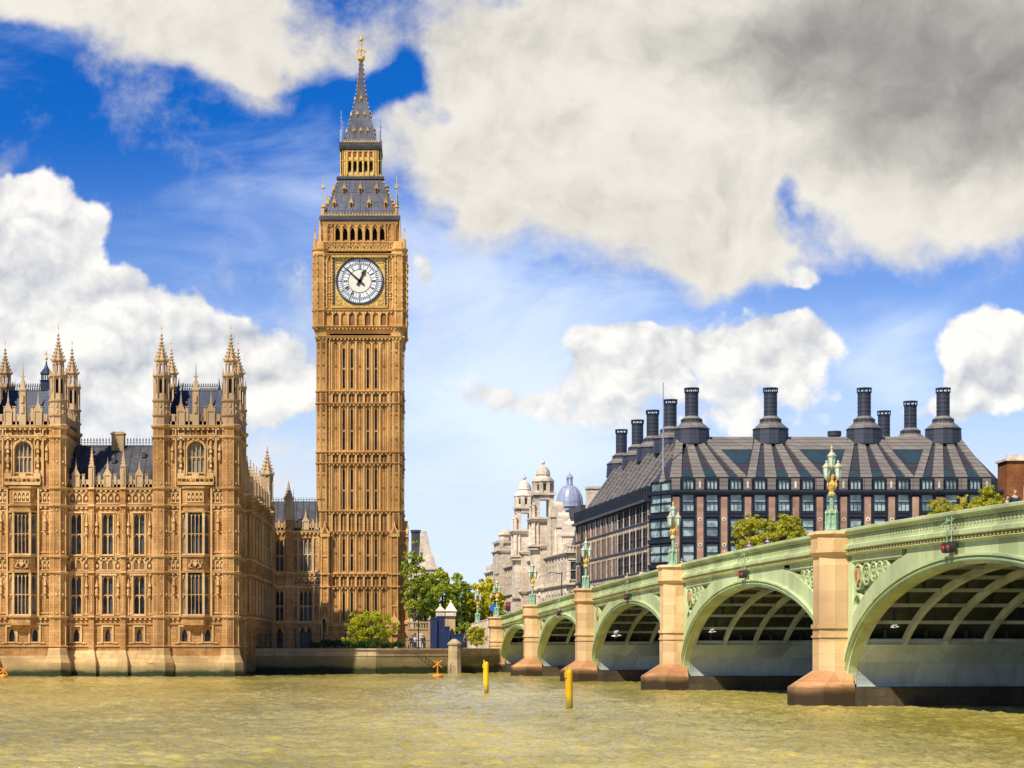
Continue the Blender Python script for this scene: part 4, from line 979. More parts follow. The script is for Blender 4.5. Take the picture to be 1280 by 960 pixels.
# lantern stage
a = MB(); b_ = MB(); g2 = MB(); g3 = MB()
for k in range(4):
    F = FT(2.95, k); a.F = F; b_.F = F; g2.F = F; g3.F = F
    for i in range(6): u = -2.05+i*.82; a.box(u-.16, u+.16, -.35, .05, 74.7, 78.4); a.box(u-.07, u+.07, .05, .2, 74.7, 78.4)
    a.box(-2.95, -2.1, -.4, 0, 74.6, 78.5); a.box(2.1, 2.95, -.4, 0, 74.6, 78.5); a.box(-2.2, 2.2, -.35, 0, 77.0, 78.5)
    for i in range(5): u = -1.64+i*.82; pointed(a, u-.26, u+.26, 77.05, .5, -.3, 0); g3.box(u-.17, u+.17, .0, .03, 77.5, 78.2); g2.box(u-.25, u+.25, 0, .12, 78.22, 78.36); a.box(u-.26, u+.26, -.2, 0, 74.8, 75.3)
    for u in (-2.7, -2.35, 2.35, 2.7): a.box(u-.06, u+.06, 0, .12, 74.8, 78.4)
    g2.box(-3.1, 3.1, -.1, .25, 74.55, 74.7); g2.box(-2.95, 2.95, -.1, .1, 76.9, 76.98)
    for i in range(14): u = -2.9+i*.446; g2.prism([(u-.13, 74.7), (u+.13, 74.7), (u, 75.05)], .1, .2)
a.take(g2, 1).take(g3, 2).build('lantern_arcade', [M['gold'], M['goldbrown'], simple('dark_red_paint', (.22,.03,.02), .5)], tower)
a = MB(); sq(a, [(74.0, 3.45), (74.25, 3.65), (74.6, 3.6), (74.65, 3.1)]); a.box(c0[0]-.35, c0[0]+.35, c0[1]-.35, c0[1]+.35, 74.6, 78.5); sq(a, [(78.4, 2.9), (78.55, 3.2), (79.0, 3.3), (79.55, 3.25), (79.6, 2.9)]); a.build('lantern_cornice', M['slate'], tower)
a = MB()
for k in range(4):
    a.F = FT(3.0, k); a.box(-2.9, 2.9, -.1, 0, 79.6, 79.75)
    for i in range(17): u = -2.7+i*.3375; a.prism([(u-.1, 79.75), (u+.1, 79.75), (u, 80.1)], -.1, 0)
a.build('gilded_cresting', M['goldbrown'], tower)
sp = [(79.6, 2.6), (81.3, 2.12), (84.1, 1.38), (86.3, .84), (89.1, .44), (91.5, .28), (92.0, .26)]
a = MB(); sq(a, sp)
for k in range(4):
    a.F = FT(0, k)
    for i in range(-2, 3):
        pts = [(i*r/2.6, r, z) for z, r in sp[:5]]
        for p, q in zip(pts[:-1], pts[1:]): a.bar(p, q, .035, 4)
a.F = I; aa = a; a = MB()
for i in range(18):
    t = i/17; z = 80.4+11*t
    r = [r0+(r1-r0)*(z-z0)/(z1-z0) for (z0, r0), (z1, r1) in zip(sp[:-1], sp[1:]) if z0 <= z <= z1][0]
    for sx, sy in cx4: a.cbox(TX+sx*(r+.04), -TY+sy*(r+.04), z, .16, .16, .2)
spire = aa.take(a, 1).build('spire', [M['towroof'], M['goldbrown']], tower)
for k in range(4):
    for (us, z, r) in (([-1.05, 0, 1.05], 81.1, 2.15), ([-.55, .55], 83.6, 1.5), ([0], 86.0, .92)):
        for u in us:
            a = MB(FT(0, k)); a.box(u-.17, u+.17, r-.5, r+.1, z, z+.35); a.prism([(u-.25, z+.32), (u+.25, z+.32), (u, z+.85)], r-.5, r+.15); o = a.build('spire_dormer', M['goldbrown'], tower, origin=FT(0, k)(u, r, z))
            a = MB(FT(0, k)); a.box(u-.1, u+.1, r+.1, r+.125, z+.05, z+.34); a.build('opening', M['darkm'], o)
a = MB(); a.lathe(c0[0], c0[1], [(91.9, .28), (92.2, .62), (92.5, .6), (92.7, .2), (93.6, .12), (94.2, .1)], 8)
for i in range(8): an = i*pi/4; a.bar((c0[0]+.5*cos(an), c0[1]+.5*sin(an), 92.4), (c0[0]+.65*cos(an), c0[1]+.65*sin(an), 92.9), .05, 4)
a.ball(c0[0], c0[1], 95.1, .32, 8, 6)
for an in (0, pi/2, pi, 3*pi/2, pi/4, 3*pi/4, 5*pi/4, 7*pi/4):
    x, y = cos(an), sin(an); P_ = lambda r, z: (c0[0]+r*x, c0[1]+r*y, z)
    a.bar(P_(.1, 93.3), P_(.5, 93.7), .05, 4); a.bar(P_(.5, 93.7), P_(.72, 93.45), .05, 4); a.ball(*P_(.72, 93.4)[:2], 93.35, .12, 6, 4)
a.lathe(c0[0], c0[1], [(94.2, .08), (94.5, .2), (94.7, .06), (96.0, .04)], 6); a.cbox(c0[0], c0[1], 95.7, .5, .07, .07); a.cbox(c0[0], c0[1], 95.45, .3, .07, .07)
a.build('spire_finial', M['gold'], spire)
for sx, sy in cx4:
    u, d = TX+sx*2.95, -TY+sy*2.95; a = MB(); a.lathe(u, d, [(79.6, .22), (81.2, .2), (81.5, .05)], 8); a.bar((u, d, 81.3), (u, d, 84.1), .05, 4); a.cbox(u, d, 83.1, .5, .05, .06); a.cbox(u, d, 82.6, .32, .05, .06); a.build('lantern_finial', M['lead'], tower)
# ---- clock dials on all four faces
def dialface(k):
    F = FT(6.95-.3, k); zc, R = (62.42+54.75)/2+.02, 3.5; zc = tz(351.8)
    D = MB(F); D.box(-3.92, 3.92, -.1, .02, zc-3.92, zc+3.92); dial = D.build('clock_dial', M['gold'], tower, origin=F(0, 0, zc))
    a = MB(F); 
    for (x0, x1, z0, z1) in ((-4.02, -3.82, -4.02, 4.02), (3.82, 4.02, -4.02, 4.02), (-3.82, 3.82, -4.02, -3.84), (-3.82, 3.82, 3.84, 4.02)): a.box(x0, x1, 0, .22, zc+z0, zc+z1)
    a.ring(0, zc, 3.42, 3.62, .02, .2, 64); a.build('dial_frame', M['black'], dial)
    a = MB(F); a.disc(0, zc, 3.44, .02, .06, 64); a.build('white_glass', M['dial'], dial)
    a = MB(F); a.disc(0, zc, 1.72, .06, .075, 48); a.build('cream_centre', M['dialc'], dial)
    a = MB(F)
    for r0, r1 in ((3.28, 3.36), (2.72, 2.77), (2.52, 2.57), (1.70, 1.78)): a.ring(0, zc, r0, r1, .07, .10, 64)
    def seg(r, ang, du, dr, w_, L, tilt=0.):  # stroke in a polar frame at clock angle ang
        ca, sa = cos(ang), sin(ang)
        def q(x, y):
            x2, y2 = x*cos(tilt)-y*sin(tilt)+du, x*sin(tilt)+y*cos(tilt)+dr+r
            return (x2*ca+y2*sa, zc-x2*sa+y2*ca)
        a.prism([q(-w_/2, -L/2), q(w_/2, -L/2), q(w_/2, L/2), q(-w_/2, L/2)], .075, .11)
    rom = {1:'I',2:'II',3:'III',4:'IV',5:'V',6:'VI',7:'VII',8:'VIII',9:'IX',10:'X',11:'XI',12:'XII'}
    for h_ in range(1, 13):
        ang = h_*pi/6; s_ = rom[h_]; wd = {'I': .12, 'V': .26, 'X': .26}; tot = sum(wd[c] for c in s_); x = -tot/2
        for c in s_:
            xc = x+wd[c]/2; x += wd[c]
            if c == 'I': seg(2.14, ang, xc, 0, .065, .62)
            elif c == 'V': seg(2.14, ang, xc-.055, 0, .065, .62, .18); seg(2.14, ang, xc+.055, 0, .03, .62, -.18)
            else: seg(2.14, ang, xc, 0, .065, .64, .33); seg(2.14, ang, xc, 0, .03, .64, -.33)
        for q_ in (-.10, .10): seg(3.0, ang, q_*.5, 0, .035, .5)
        seg(2.14, ang+pi/12, 0, 0, .03, .8)
    for m_ in range(60):
        ang = m_*pi/30; seg(3.0, ang, 0, 0, .035 if m_ % 5 else .10, .52)
        seg(2.64, ang, 0, 0, .03, .14)
    a.build('numerals', M['black'], dial)
    a = MB(F)
    for sx in (-1, 1):
        for sz in (-1, 1):
            a.ring(sx*3.15, zc+sz*3.15, .18, .42, .02, .1, 16); 
            for an in range(4): a.prism([(sx*3.15+.5*cos(an*pi/2+.4), zc+sz*3.15+.5*sin(an*pi/2+.4)), (sx*3.15+.7*cos(an*pi/2+.8), zc+sz*3.15+.7*sin(an*pi/2+.8)), (sx*3.15+.5*cos(an*pi/2+1.2), zc+sz*3.15+.5*sin(an*pi/2+1.2))], .02, .08)
            a.prism([(sx*1.6, zc+sz*3.75), (sx*2.6, zc+sz*3.75), (sx*2.3, zc+sz*3.2)][::sx*sz], .02, .07); a.prism([(sx*3.75, zc+sz*1.6), (sx*3.75, zc+sz*2.6), (sx*3.2, zc+sz*2.3)][::-sx*sz], .02, .07)
    a.build('corner_scrollwork', M['goldbrown'], dial)
    def hand(name, ang, pts):
        ca, sa = cos(ang), sin(ang); a = MB(F); a.prism([(x*ca+y*sa, zc-x*sa+y*ca) for x, y in pts], .14, .22); a.disc(0, zc, .26, .13, .24, 16); a.build(name, M['black'], dial, origin=F(0, .14, zc))
    hand('minute_hand', radians(52*6), [(-.13, -.9), (.13, -.9), (.16, 0), (.05, 3.35), (-.05, 3.35), (-.16, 0)])
    hand('hour_hand', radians(26), [(-.24, -.7), (.24, -.7), (.17, 0), (.15, 1.0), (.36, 1.25), (0, 2.0), (-.36, 1.25), (-.15, 1.0), (-.17, 0)])
for k in range(4): dialface(k)

# the axis stands farther than the faces: the upper stages get their true height
def stretch(o, oz):
    z0 = oz+o.location.z
    if o.type == 'MESH' and (o.users_collection):
        me = o.data
        zs = [v.co.z+z0 for v in me.vertices]
        if min(zs) > 67.5 and not me.get('done'):
            for v in me.vertices:
                z = v.co.z+z0; v.co.z += max(0, z-68)*.073
            me['done'] = 1
    for c in o.children: stretch(c, z0)
stretch(tower, 0)
# ================================================================== BRIDGE
BR = radians(-90)+math.atan(.104)
BX, BY = 36.9-.104*256, 256.
FB = Fr(BX, BY, 0, BR)
bridge = thing('arch_bridge', (BX, BY, 0), 'pale green iron arch bridge on stone piers spanning the river', 'bridge')
def S_(Y): return (256-Y)*1.0054
zp_pts = [(-60, 6.0), (-20, 6.95), (0, 7.45), (29.7, 8.42), (63.3, 9.35), (101, 10.12), (122, 10.38), (141.8, 10.42), (161, 10.28), (181, 9.95), (220, 9.0), (260, 7.9)]
def zp(s):
    for i in range(1, len(zp_pts)-2):
        if s <= zp_pts[i+1][0] or i == len(zp_pts)-3:
            (x0, y0), (x1, y1), (x2, y2), (x3, y3) = zp_pts[i-1:i+3]
            t = (s-x1)/(x2-x1); m1 = (y2-y0)/(x2-x0)*(x2-x1); m2 = (y3-y1)/(x3-x1)*(x2-x1)
            return (2*t**3-3*t*t+1)*y1+(t**3-2*t*t+t)*m1+(-2*t**3+3*t*t)*y2+(t**3-t*t)*m2
PS = [0, 29.7, 63.3, 101, 141.8, 181.2, 219]
APEX = [5.64, 6.5, 7.14, 7.62, 7.55, 6.9]
HT = 1.40      # half thickness of a pier
BWID = 26.
def loftS(mb, s0, s1, prof, step=1.2):     # prof: (d, z offset from parapet top), closed outline
    n_ = max(1, round((s1-s0)/step)); k = len(prof); vs = []
    for i in range(n_+1):
        s = s0+(s1-s0)*i/n_; z = zp(s); vs += [(s, d, z+o) for d, o in prof]
    fs = [tuple(range(k-1,-1,-1)), tuple(n_*k+i for i in range(k))]
    for i in range(n_):
        for j in range(k): fs.append((i*k+j, i*k+(j+1)%k, (i+1)*k+(j+1)%k, (i+1)*k+j))
    mb.add(vs, fs)
def arc(sc_, a, zs, rise, off, n_=40, t0=0., t1=pi):
    out = []
    for i in range(n_+1):
        t = t0+(t1-t0)*i/n_; x, z = a*cos(t), rise*sin(t)
        nx, nz = cos(t)/a, sin(t)/rise; l = sqrt(nx*nx+nz*nz); out.append((sc_-(x+nx/l*off), zs+z+nz/l*off))
    return out
def arcband(mb, A, Bp, d0, d1):
    n_ = len(A)-1; vs = []
    for p, q in zip(A, Bp): vs += [(p[0], d0, p[1]), (q[0], d0, q[1]), (q[0], d1, q[1]), (p[0], d1, p[1])]
    fs = [(0,1,2,3), (4*n_+3,4*n_+2,4*n_+1,4*n_)]
    for i in range(n_):
        for j in range(4): fs.append((i*4+j, i*4+(j+1)%4, (i+1)*4+(j+1)%4, (i+1)*4+j))
    mb.add(vs, fs)
ZSP = 1.2
for i in range(6):
    s0, s1 = PS[i]+HT, PS[i+1]-HT; sc_ = (s0+s1)/2; a_ = (s1-s0)/2; rise = APEX[i]-ZSP; near = i >= 2
    sp_ = thing_part = None
    # face arch rings
    A = MB(FB)
    for (o0, o1, d0, d1) in ((0, .16, -.5, .04), (.16, .28, -.2, .20), (.28, .40, -.2, .10), (.40, .52, -.2, .24)):
        arcband(A, arc(sc_, a_, ZSP, rise, o0, 56), arc(sc_, a_, ZSP, rise, o1, 56), d0, d1)
    ring = A.build('face_arch', M['green'], bridge)
    A = MB(FB); arcband(A, arc(sc_, a_, ZSP, rise, .19, 56), arc(sc_, a_, ZSP, rise, .24, 56), .20, .215); arcband(A, arc(sc_, a_, ZSP, rise, .30, 56), arc(sc_, a_, ZSP, rise, .37, 56), .10, .115); A.build('arch_moulding', M['green2'], ring)
    # spandrel: back plate, raised margins
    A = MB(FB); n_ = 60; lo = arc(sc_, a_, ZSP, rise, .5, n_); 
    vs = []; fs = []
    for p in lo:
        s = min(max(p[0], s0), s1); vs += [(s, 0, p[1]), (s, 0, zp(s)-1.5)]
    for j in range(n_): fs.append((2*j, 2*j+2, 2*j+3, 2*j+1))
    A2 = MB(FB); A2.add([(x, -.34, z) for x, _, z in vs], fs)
    arcband(A, arc(sc_, a_, ZSP, rise, .50, 56), arc(sc_, a_, ZSP, rise, 1.6 if near else 1.35, 56), -.3, .03)
    arcband(A, arc(sc_, a_, ZSP, rise, 1.6 if near else 1.35, 56), arc(sc_, a_, ZSP, rise, 1.7 if near else 1.42, 56), -.3, -.06)
    # plate near crown between ring and cornice
    vs = []; fs = []; k0 = 0
    lo2 = [p for p in arc(sc_, a_, ZSP, rise, .9, 80) if zp(p[0])-1.5-p[1] < 1.15]
    for p in lo2: vs += [(p[0], .0, p[1]), (p[0], .0, max(zp(p[0])-1.5, p[1]))]
    for j in range(len(lo2)-1): fs.append((2*j, 2*j+2, 2*j+3, 2*j+1))
    A.add(vs, fs)
    for q, se in ((1, s0), (-1, s1)):
        # panel frame: upright by the pier, rail under the cornice
        A.box(min(se, se+q*.72), max(se, se+q*.72), -.3, .0, ZSP+rise*.32, zp(se)-1.52); A.box(min(se+q*.72, se+q*.84), max(se+q*.72, se+q*.84), -.3, -.08, ZSP+rise*.42, zp(se)-2.1)
        vs = []; L = 9.0 if a_ > 16 else 7
        loftS(A, min(se, se+q*L), max(se, se+q*L), [(-.3, -1.5), (-.3, -2.12), (-.08, -2.12), (-.08, -2.0), (.0, -2.0), (.0, -1.5)])
        # quatrefoil tracery and painted shield inside the triangle
        Gx = MB(FB); r_ = .78 if a_ > 16 else .55; zc = zp(se+q*1.7)-2.12-r_
        def clear(s, z, r):  # inside the panel?
            x = (s-sc_)/(a_+1.6); return (abs(x) >= 1 or z-r*.55 > ZSP+(rise+1.6)*sqrt(max(0, 1-x*x)))
        s = se+q*(.85+r_); zz = zc; 
        rr = r_; x_ = s
        while rr > .16:
            if clear(x_+q*rr*.6, zz, rr):
                Gx.ring(x_, zz, rr*.84, rr, -.3, -.02, 20)
                for an in range(4): Gx.ring(x_+rr*.38*cos(an*pi/2+pi/4), zz+rr*.38*sin(an*pi/2+pi/4), rr*.24, rr*.36, -.25, -.06, 10)
            x_ += q*rr*1.85; rr *= .86; zz = zp(x_)-2.1-rr
            if abs(x_-se) > 7.5: break
        zz = zc-r_*2.1; rr = r_*.9
        while zz > 4.0 and rr > .18: Gx.ring(se+q*(.8+rr), zz, rr*.8, rr, -.3, -.02, 16); zz -= rr*2.0; rr *= .8
        Gx.build('spandrel_tracery', M['green'], bridge)
        Sx = MB(FB); Sx.prism([(s-.28, zc+.5), (s+.28, zc+.5), (s+.28, zc-.2), (s, zc-.55), (s-.28, zc-.2)], -.06, .06); sh_ = Sx.build('painted_shield', M['dentil'], bridge)
        Sx = MB(FB); Sx.prism([(s-.12, zc+.35), (s+.12, zc+.35), (s+.12, zc-.1), (s, zc-.3), (s-.12, zc-.1)], .06, .08); Sx.build('shield_charge', M['red'], sh_)
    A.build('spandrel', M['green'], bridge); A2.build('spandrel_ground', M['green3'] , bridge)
    # underside: ribs, cross beams, dark deck plates, springing panels
    R2, X2, D2 = MB(FB), MB(FB), MB(FB)
    zspr = 3.55; tA = math.asin(min(1, (zspr-ZSP)/rise))
    offs = [-(.55+2.47*j) for j in range(11)]
    for d in offs: arcband(R2, arc(sc_, a_, ZSP, rise, .02, 32, tA*.7, pi-tA*.7), arc(sc_, a_, ZSP, rise, .42, 32, tA*.7, pi-tA*.7), d-.13, d+.13)
    nb_ = max(6, int(a_*2.4/3.3)); P0 = arc(sc_, a_, ZSP, rise, .3, nb_, tA, pi-tA)
    for p in P0: X2.box(p[0]-.10, p[0]+.10, -BWID+.2, -.55, p[1]-.10, p[1]+.10)
    Pd = arc(sc_, a_, ZSP, rise, 1.15, 24, tA*.5, pi-tA*.5); Pd2 = arc(sc_, a_, ZSP, rise, 1.25, 24, tA*.5, pi-tA*.5)
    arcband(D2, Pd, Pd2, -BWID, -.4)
    for j in range(len(P0)-1):      # stiffeners between the beams
        for d in offs[:-1]:
            pa = arc(sc_, a_, ZSP, rise, .7, nb_, tA, pi-tA)[j]; D2.box(pa[0]-.05, pa[0]+.05, d-1.5, d-1.3, pa[1]-.35, pa[1]+.35)
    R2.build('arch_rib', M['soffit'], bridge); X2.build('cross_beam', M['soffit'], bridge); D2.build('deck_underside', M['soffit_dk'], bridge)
    for q, t0, t1 in ((1, -.02, tA), (-1, pi-tA, pi+.02)):
        Q = MB(FB); arcband(Q, arc(sc_, a_, ZSP, rise, .0, 8, t0, t1), arc(sc_, a_, ZSP, rise, .5, 8, t0, t1), -BWID+.1, -.52); Q.build('springing_panel', M['soffit'], bridge)
# entablature and parapet between piers, per span
for i in range(6):
    s0, s1 = PS[i]+.6, PS[i+1]-.6
    A = MB(FB)
    loftS(A, s0, s1, [(-.35, 0), (.12, 0), (.30, -.06), (.30, -.20), (.16, -.28), (.16, -.36), (.06, -.40), (-.35, -.40)])
    loftS(A, s0, s1, [(-.35, -.40), (-.08, -.40), (-.08, -.95), (-.35, -.95)])
    loftS(A, s0, s1, [(-.35, -.95), (.10, -.95), (.24, -1.02), (.24, -1.22), (.12, -1.28), (-.35, -1.28)])
    loftS(A, s0, s1, [(-.35, -1.46), (.16, -1.46), (.26, -1.50), (.10, -1.62), (-.35, -1.62)])
    Fz = MB(FB); De = MB(FB); Bk = MB(FB)
    loftS(Bk, s0, s1, [(-.3, -1.28), (.05, -1.28), (.05, -1.46), (-.3, -1.46)])
    st = .46; n_ = int((s1-s0)/st)
    for j in range(n_):
        s = s0+(j+.5)*(s1-s0)/n_; z = zp(s)
        Fz.box(s-.20, s-.13, -.08, .05, z-.95, z-.40)
        if i >= 1:
            Fz.ring(s+.06, z-.60, .09, .15, -.08, .04, 8); Fz.prism([(s-.06, z-.95), (s+.18, z-.95), (s+.09, z-.76), (s+.03, z-.76)], -.08, .02)
        else: Fz.box(s-.02, s+.1, -.08, .03, z-.75, z-.5)
        De.box(s-.085, s+.085, .05, .15, z-1.43, z-1.31)
    A.take(Fz, 0).take(De, 1).take(Bk, 2).build('parapet', [M['green'], M['dentil'], M['dentil_bk']], bridge)
# deck and far parapet
A = MB(FB); loftS(A, -60, 225, [(-BWID, -1.15), (-.36, -1.15), (-.36, -1.7), (-BWID, -1.7)], 4); A.build('deck', M['road'], bridge)
A = MB(FB); loftS(A, -60, 225, [(-4.2, -1.0), (-.36, -1.0), (-.36, -1.14), (-4.2, -1.14)], 4); loftS(A, -60, 225, [(-BWID+.3, -1.0), (-BWID+4.2, -1.0), (-BWID+4.2, -1.14), (-BWID+.3, -1.14)], 4); A.build('footway', M['pave'], bridge)
A = MB(FB); loftS(A, -2, 225, [(-BWID-.2, 0), (-BWID+.3, 0), (-BWID+.3, -1.1), (-BWID+.1, -1.7), (-BWID-.2, -1.7)], 3); A.build('parapet', M['green'], bridge)
# piers
def octp(o0, o1, hs, hc, bk=-1.2): return [(-hs, bk), (-hs, o0), (-hc, o1), (hc, o1), (hs, o0), (hs, bk)]
for i, s in enumerate(PS[:6]):
    zt = zp(s)-.12; A = MB(FB); sh = lambda pts: [(p[0]+s, p[1]) for p in pts]
    O = octp(.78, 1.5, 1.33, .62); A.plan(sh(O), 1.9, zt-1.4)
    zl = 4.4 if zt > 8 else 3.9
    for (za, zb, g) in ((zl-.42, zl-.30, .10), (zl-.30, zl+.12, .02), (zl+.12, zl+.36, .12)): A.plan(sh(octp(.78+g, 1.5+g, 1.33+g, .62+g*.4)), za, zb)
    A.plan(sh(octp(.80, 1.53, 1.36, .63)), 1.9, zl-.42)
    A.build('pier', M['pier'], bridge)
    A = MB(FB)
    for (za, zb, g, g2) in ((zt-1.5, zt-1.28, .06, .22), (zt-1.28, zt-1.12, .24, .24), (zt-1.12, zt-.28, .12, .12), (zt-.28, zt-.18, .16, .26), (zt-.18, zt, .28, .22)):
        A.plan(sh(octp(.78+g, 1.5+g, 1.33+g, .62+g*.4)), za, zb, sh(octp(.78+g2, 1.5+g2, 1.33+g2, .62+g2*.4)))
    A.build('pier_capital', M['pier'], bridge)
    A = MB(FB); B1 = octp(1.65, 3.05, 1.9, .75, -.25); A.plan(sh(B1), -2, 1.02); A.plan(sh(B1), 1.02, 2.0, sh(octp(.80, 1.53, 1.36, .63, -.25)))
    A.build('pier_footing', M['pier_low'], bridge)
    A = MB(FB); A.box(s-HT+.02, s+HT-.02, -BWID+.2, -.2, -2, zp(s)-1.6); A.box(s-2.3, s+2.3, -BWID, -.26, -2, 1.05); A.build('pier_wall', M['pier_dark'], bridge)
# western approach: retaining wall and sloping stone parapet beyond the abutment
A = MB(FB); A.box(-60, -1.3, -BWID, -1.0, 0, 4.5)
loftS(A, -38, -1.3, [(-1.0, -1.1), (.15, -1.1), (.15, -5.2), (-1.0, -5.2)], 6); loftS(A, -38, -1.3, [(-.6, 0), (-.1, 0), (-.1, -1.1), (-.6, -1.1)], 6); loftS(A, -38, -1.3, [(-.7, .14), (.02, .14), (.02, 0), (-.7, 0)], 6)
for k in range(60): s = -37+k*.6; z = zp(s); A.box(s-.1, s+.1, -.1, .02, z-.95, z-.1)
A.build('approach_wall', M['white'], bridge)
abm = MB(FB); abm.plan([(-14, -2.0), (-1.2, -2.0), (-1.2, .9), (-14, .6)], -2, GZ-.01); abm.build('abutment_base', M['emb'], bridge)

# ---- bridge lamps: a clustered base, column, gilded bracket, three lanterns
def make_lamp():
    t = thing('lamp_standard', (0, 0, 0), 'green and gold triple lantern on the nearest bridge pier, the biggest lamp standard', 'street lamp', 'triple lanterns on the bridge piers')
    a = MB(); a.lathe(0, 0, [(0, .46), (.14, .46), (.18, .38), (.30, .34), (1.05, .26), (1.1, .34), (1.2, .34), (1.24, .16), (1.4, .13), (2.1, .12), (2.15, .24), (2.24, .24), (2.28, .12), (2.5, .12)], 8)
    for i in range(6):
        an = i*pi/3; x, y = .33*cos(an), .33*sin(an); a.lathe(x, y, [(.12, .09), (1.05, .06), (1.12, .1), (1.3, .02)], 6); a.cbox(x*1.1, y*1.1, .5, .1, .1, .1)
    a.build('column', M['lampgreen'], t)
    a = MB(); a.lathe(0, 0, [(2.24, .26), (2.3, .2), (2.42, .14), (2.6, .22), (2.8, .28), (2.95, .2), (3.1, .12), (3.35, .2), (3.5, .1)], 8); a.lathe(0, 0, [(1.2, .35), (1.24, .36), (1.28, .2)], 8)
    for i in range(3):
        an = i*2*pi/3+pi/6; c_, s_ = cos(an), sin(an)
        pts = [(.12, 2.5), (.32, 2.75), (.26, 3.0), (.38, 3.2)]
        for p, q in zip(pts[:-1], pts[1:]): a.bar((p[0]*c_, p[0]*s_, p[1]), (q[0]*c_, q[0]*s_, q[1]), .05, 5)
    a.build('bracket', M['gold'], t)
    def lantern(x, y, z, k):
        a = MB(); a.lathe(x, y, [(z, .10*k), (z+.08*k, .16*k), (z+.62*k, .23*k)], 6); L = a.build('lantern', M['lampglass'], t)
        a = MB(); a.lathe(x, y, [(z+.62*k, .27*k), (z+.68*k, .27*k), (z+.86*k, .12*k), (z+.92*k, .07*k), (z+.96*k, .1*k), (z+1.08*k, .02)], 6); a.lathe(x, y, [(z-.12*k, .04), (z, .13*k), (z+.03, .1*k)], 6); a.build('lantern_roof', M['dial'] if False else M['lampcap'], L)
        a = MB()
        for i in range(6): an = i*pi/3+pi/6; a.bar((x+.13*k*cos(an), y+.13*k*sin(an), z), (x+.235*k*cos(an), y+.235*k*sin(an), z+.63*k), .018, 4)
        a.build('lantern_frame', M['lampgreen'], L)
        a = MB(); a.lathe(x, y, [(z+.66*k, .285*k), (z+.70*k, .285*k), (z+.71*k, .2*k)], 6); a.build('gilt_rim', M['gold'], L)
    M['lampcap'] = M.get('lampcap') or simple('pale_lamp_cap_paint', (.50,.52,.34), .4)
    for i in range(3): an = i*2*pi/3+pi/6; lantern(.40*cos(an), .40*sin(an), 3.2, 1.0)
    lantern(0, 0, 3.85, 1.05)
    a = MB(); a.lathe(0, 0, [(4.9, .05), (5.0, .1), (5.08, .04), (5.25, .02)], 6); a.cbox(0, 0, 5.1, .18, .04, .04); a.build('finial', M['gold'], t)
    return t
lamp = make_lamp(); x, y, z = FB(PS[4], .55, zp(PS[4])-.12); lamp.location = (x, y, z)
llab = {0: 'green triple lantern on the abutment pier where the bridge meets the bank', 1: 'triple lantern on the second pier out from the far bank', 2: 'triple lantern on the middle pier, in front of the white stone building', 3: 'triple lantern on the pier in front of the corner of the dark-roofed office block', 5: 'triple lantern on the easternmost pier of the bridge'}
for i in (0, 1, 2, 3):
    x, y, z = FB(PS[i], .55, zp(PS[i])-.12); copy_thing(lamp, (x, y, z), .1*i, llab[i])
x, y, z = FB(-26, -.3, zp(-26)+.14); copy_thing(lamp, (x, y, z), .3, 'triple lantern beyond the abutment, above the sloping white stone parapet')

# navigation lights hung at the crowns
def navlight(s, label, on):
    x, y, z = FB(s, .32, zp(s)-.9); t = thing('navigation_light', (x, y, z), label, 'signal light', 'navigation lights over the arches')
    a = MB(FB); zt = zp(s)
    for q in (-.32, .32): a.bar((s+q, .35, zt-.3), (s+q, .35, zt-1.7), .03, 4)
    a.bar((s-.45, .35, zt-.5), (s+.45, .35, zt-.5), .03, 4); a.bar((s-.32, .1, zt-.3), (s-.32, .35, zt-.5), .03, 4); a.bar((s+.32, .1, zt-.3), (s+.32, .35, zt-.5), .03, 4); a.bar((s-.2, .35, zt-.5), (s-.5, .9, zt-.9), .025, 4)
    a.build('bracket', M['lampgreen'], t)
    for q in (-.32, .32):
        a = MB(FB); a.ring(s+q, zt-1.85, .0+.16, .27, .25, .55, 16); a.disc(s+q, zt-1.85, .25, .2, .3, 16); o = a.build('lamp_housing', M['iron'], t)
        b2 = MB(FB); b2.lathe(s+q, .45, [(zt-2.02, .03), (zt-1.95, .13), (zt-1.85, .17), (zt-1.75, .13), (zt-1.68, .03)], 8); b2.build('red_lens', M['red'], o)
mid = [(PS[i]+PS[i+1])/2 for i in range(5)]
navlight(mid[4]-1.5, 'pair of red navigation lights on a bracket over the nearest arch', 1)
navlight(mid[3], 'pair of red navigation lights over the second nearest arch', 1)
navlight(mid[2], 'navigation lights over the third arch from the right', 1)
navlight(mid[1], 'small navigation lights over the second arch from the far bank', 1)
# ================================================================== OFFICE BLOCK WITH CHIMNEYS
YH = 285.; FH = Fr(0, YH, 0, 0); hx = lambda p: PX(p, YH); hz = lambda p: PZ(p, YH)
office = thing('office_block', (60, YH, GZ), 'dark bronze-roofed office block with tall round black chimneys behind the bridge', 'office building')
FA = Fr(27.9, 349.7, 0, BR); LA = 60.2           # long side face, running towards the viewer
B_, K_, E_, G_, XG = MB(FH), MB(FH), MB(FH), MB(FH), MB(FH)   # pink piers, bronze frame, cream caps
e0, e1 = hx(842), 85.3
STO = [(26.1, 23.5), (22.35, 19.75), (18.6, 16.0), (14.85, 12.25), (11.1, 8.5)]
wx = [hx(860+29.9*k) for k in range(13)]; px_ = [hx(845+29.9*k) for k in range(14)]
for f in (B_, K_, E_): f.F = FH
K_.box(e0, e1, -1, -.25, GZ, 26.4)
for u in px_:
    B_.box(u-.48, u+.48, -.3, .28, GZ, 25.6)
    for z in (22.9, 19.15, 15.4): E_.disc(u, z-.7, .3, .28, .36, 12); K_.disc(u, z-.7, .13, .36, .38, 10)
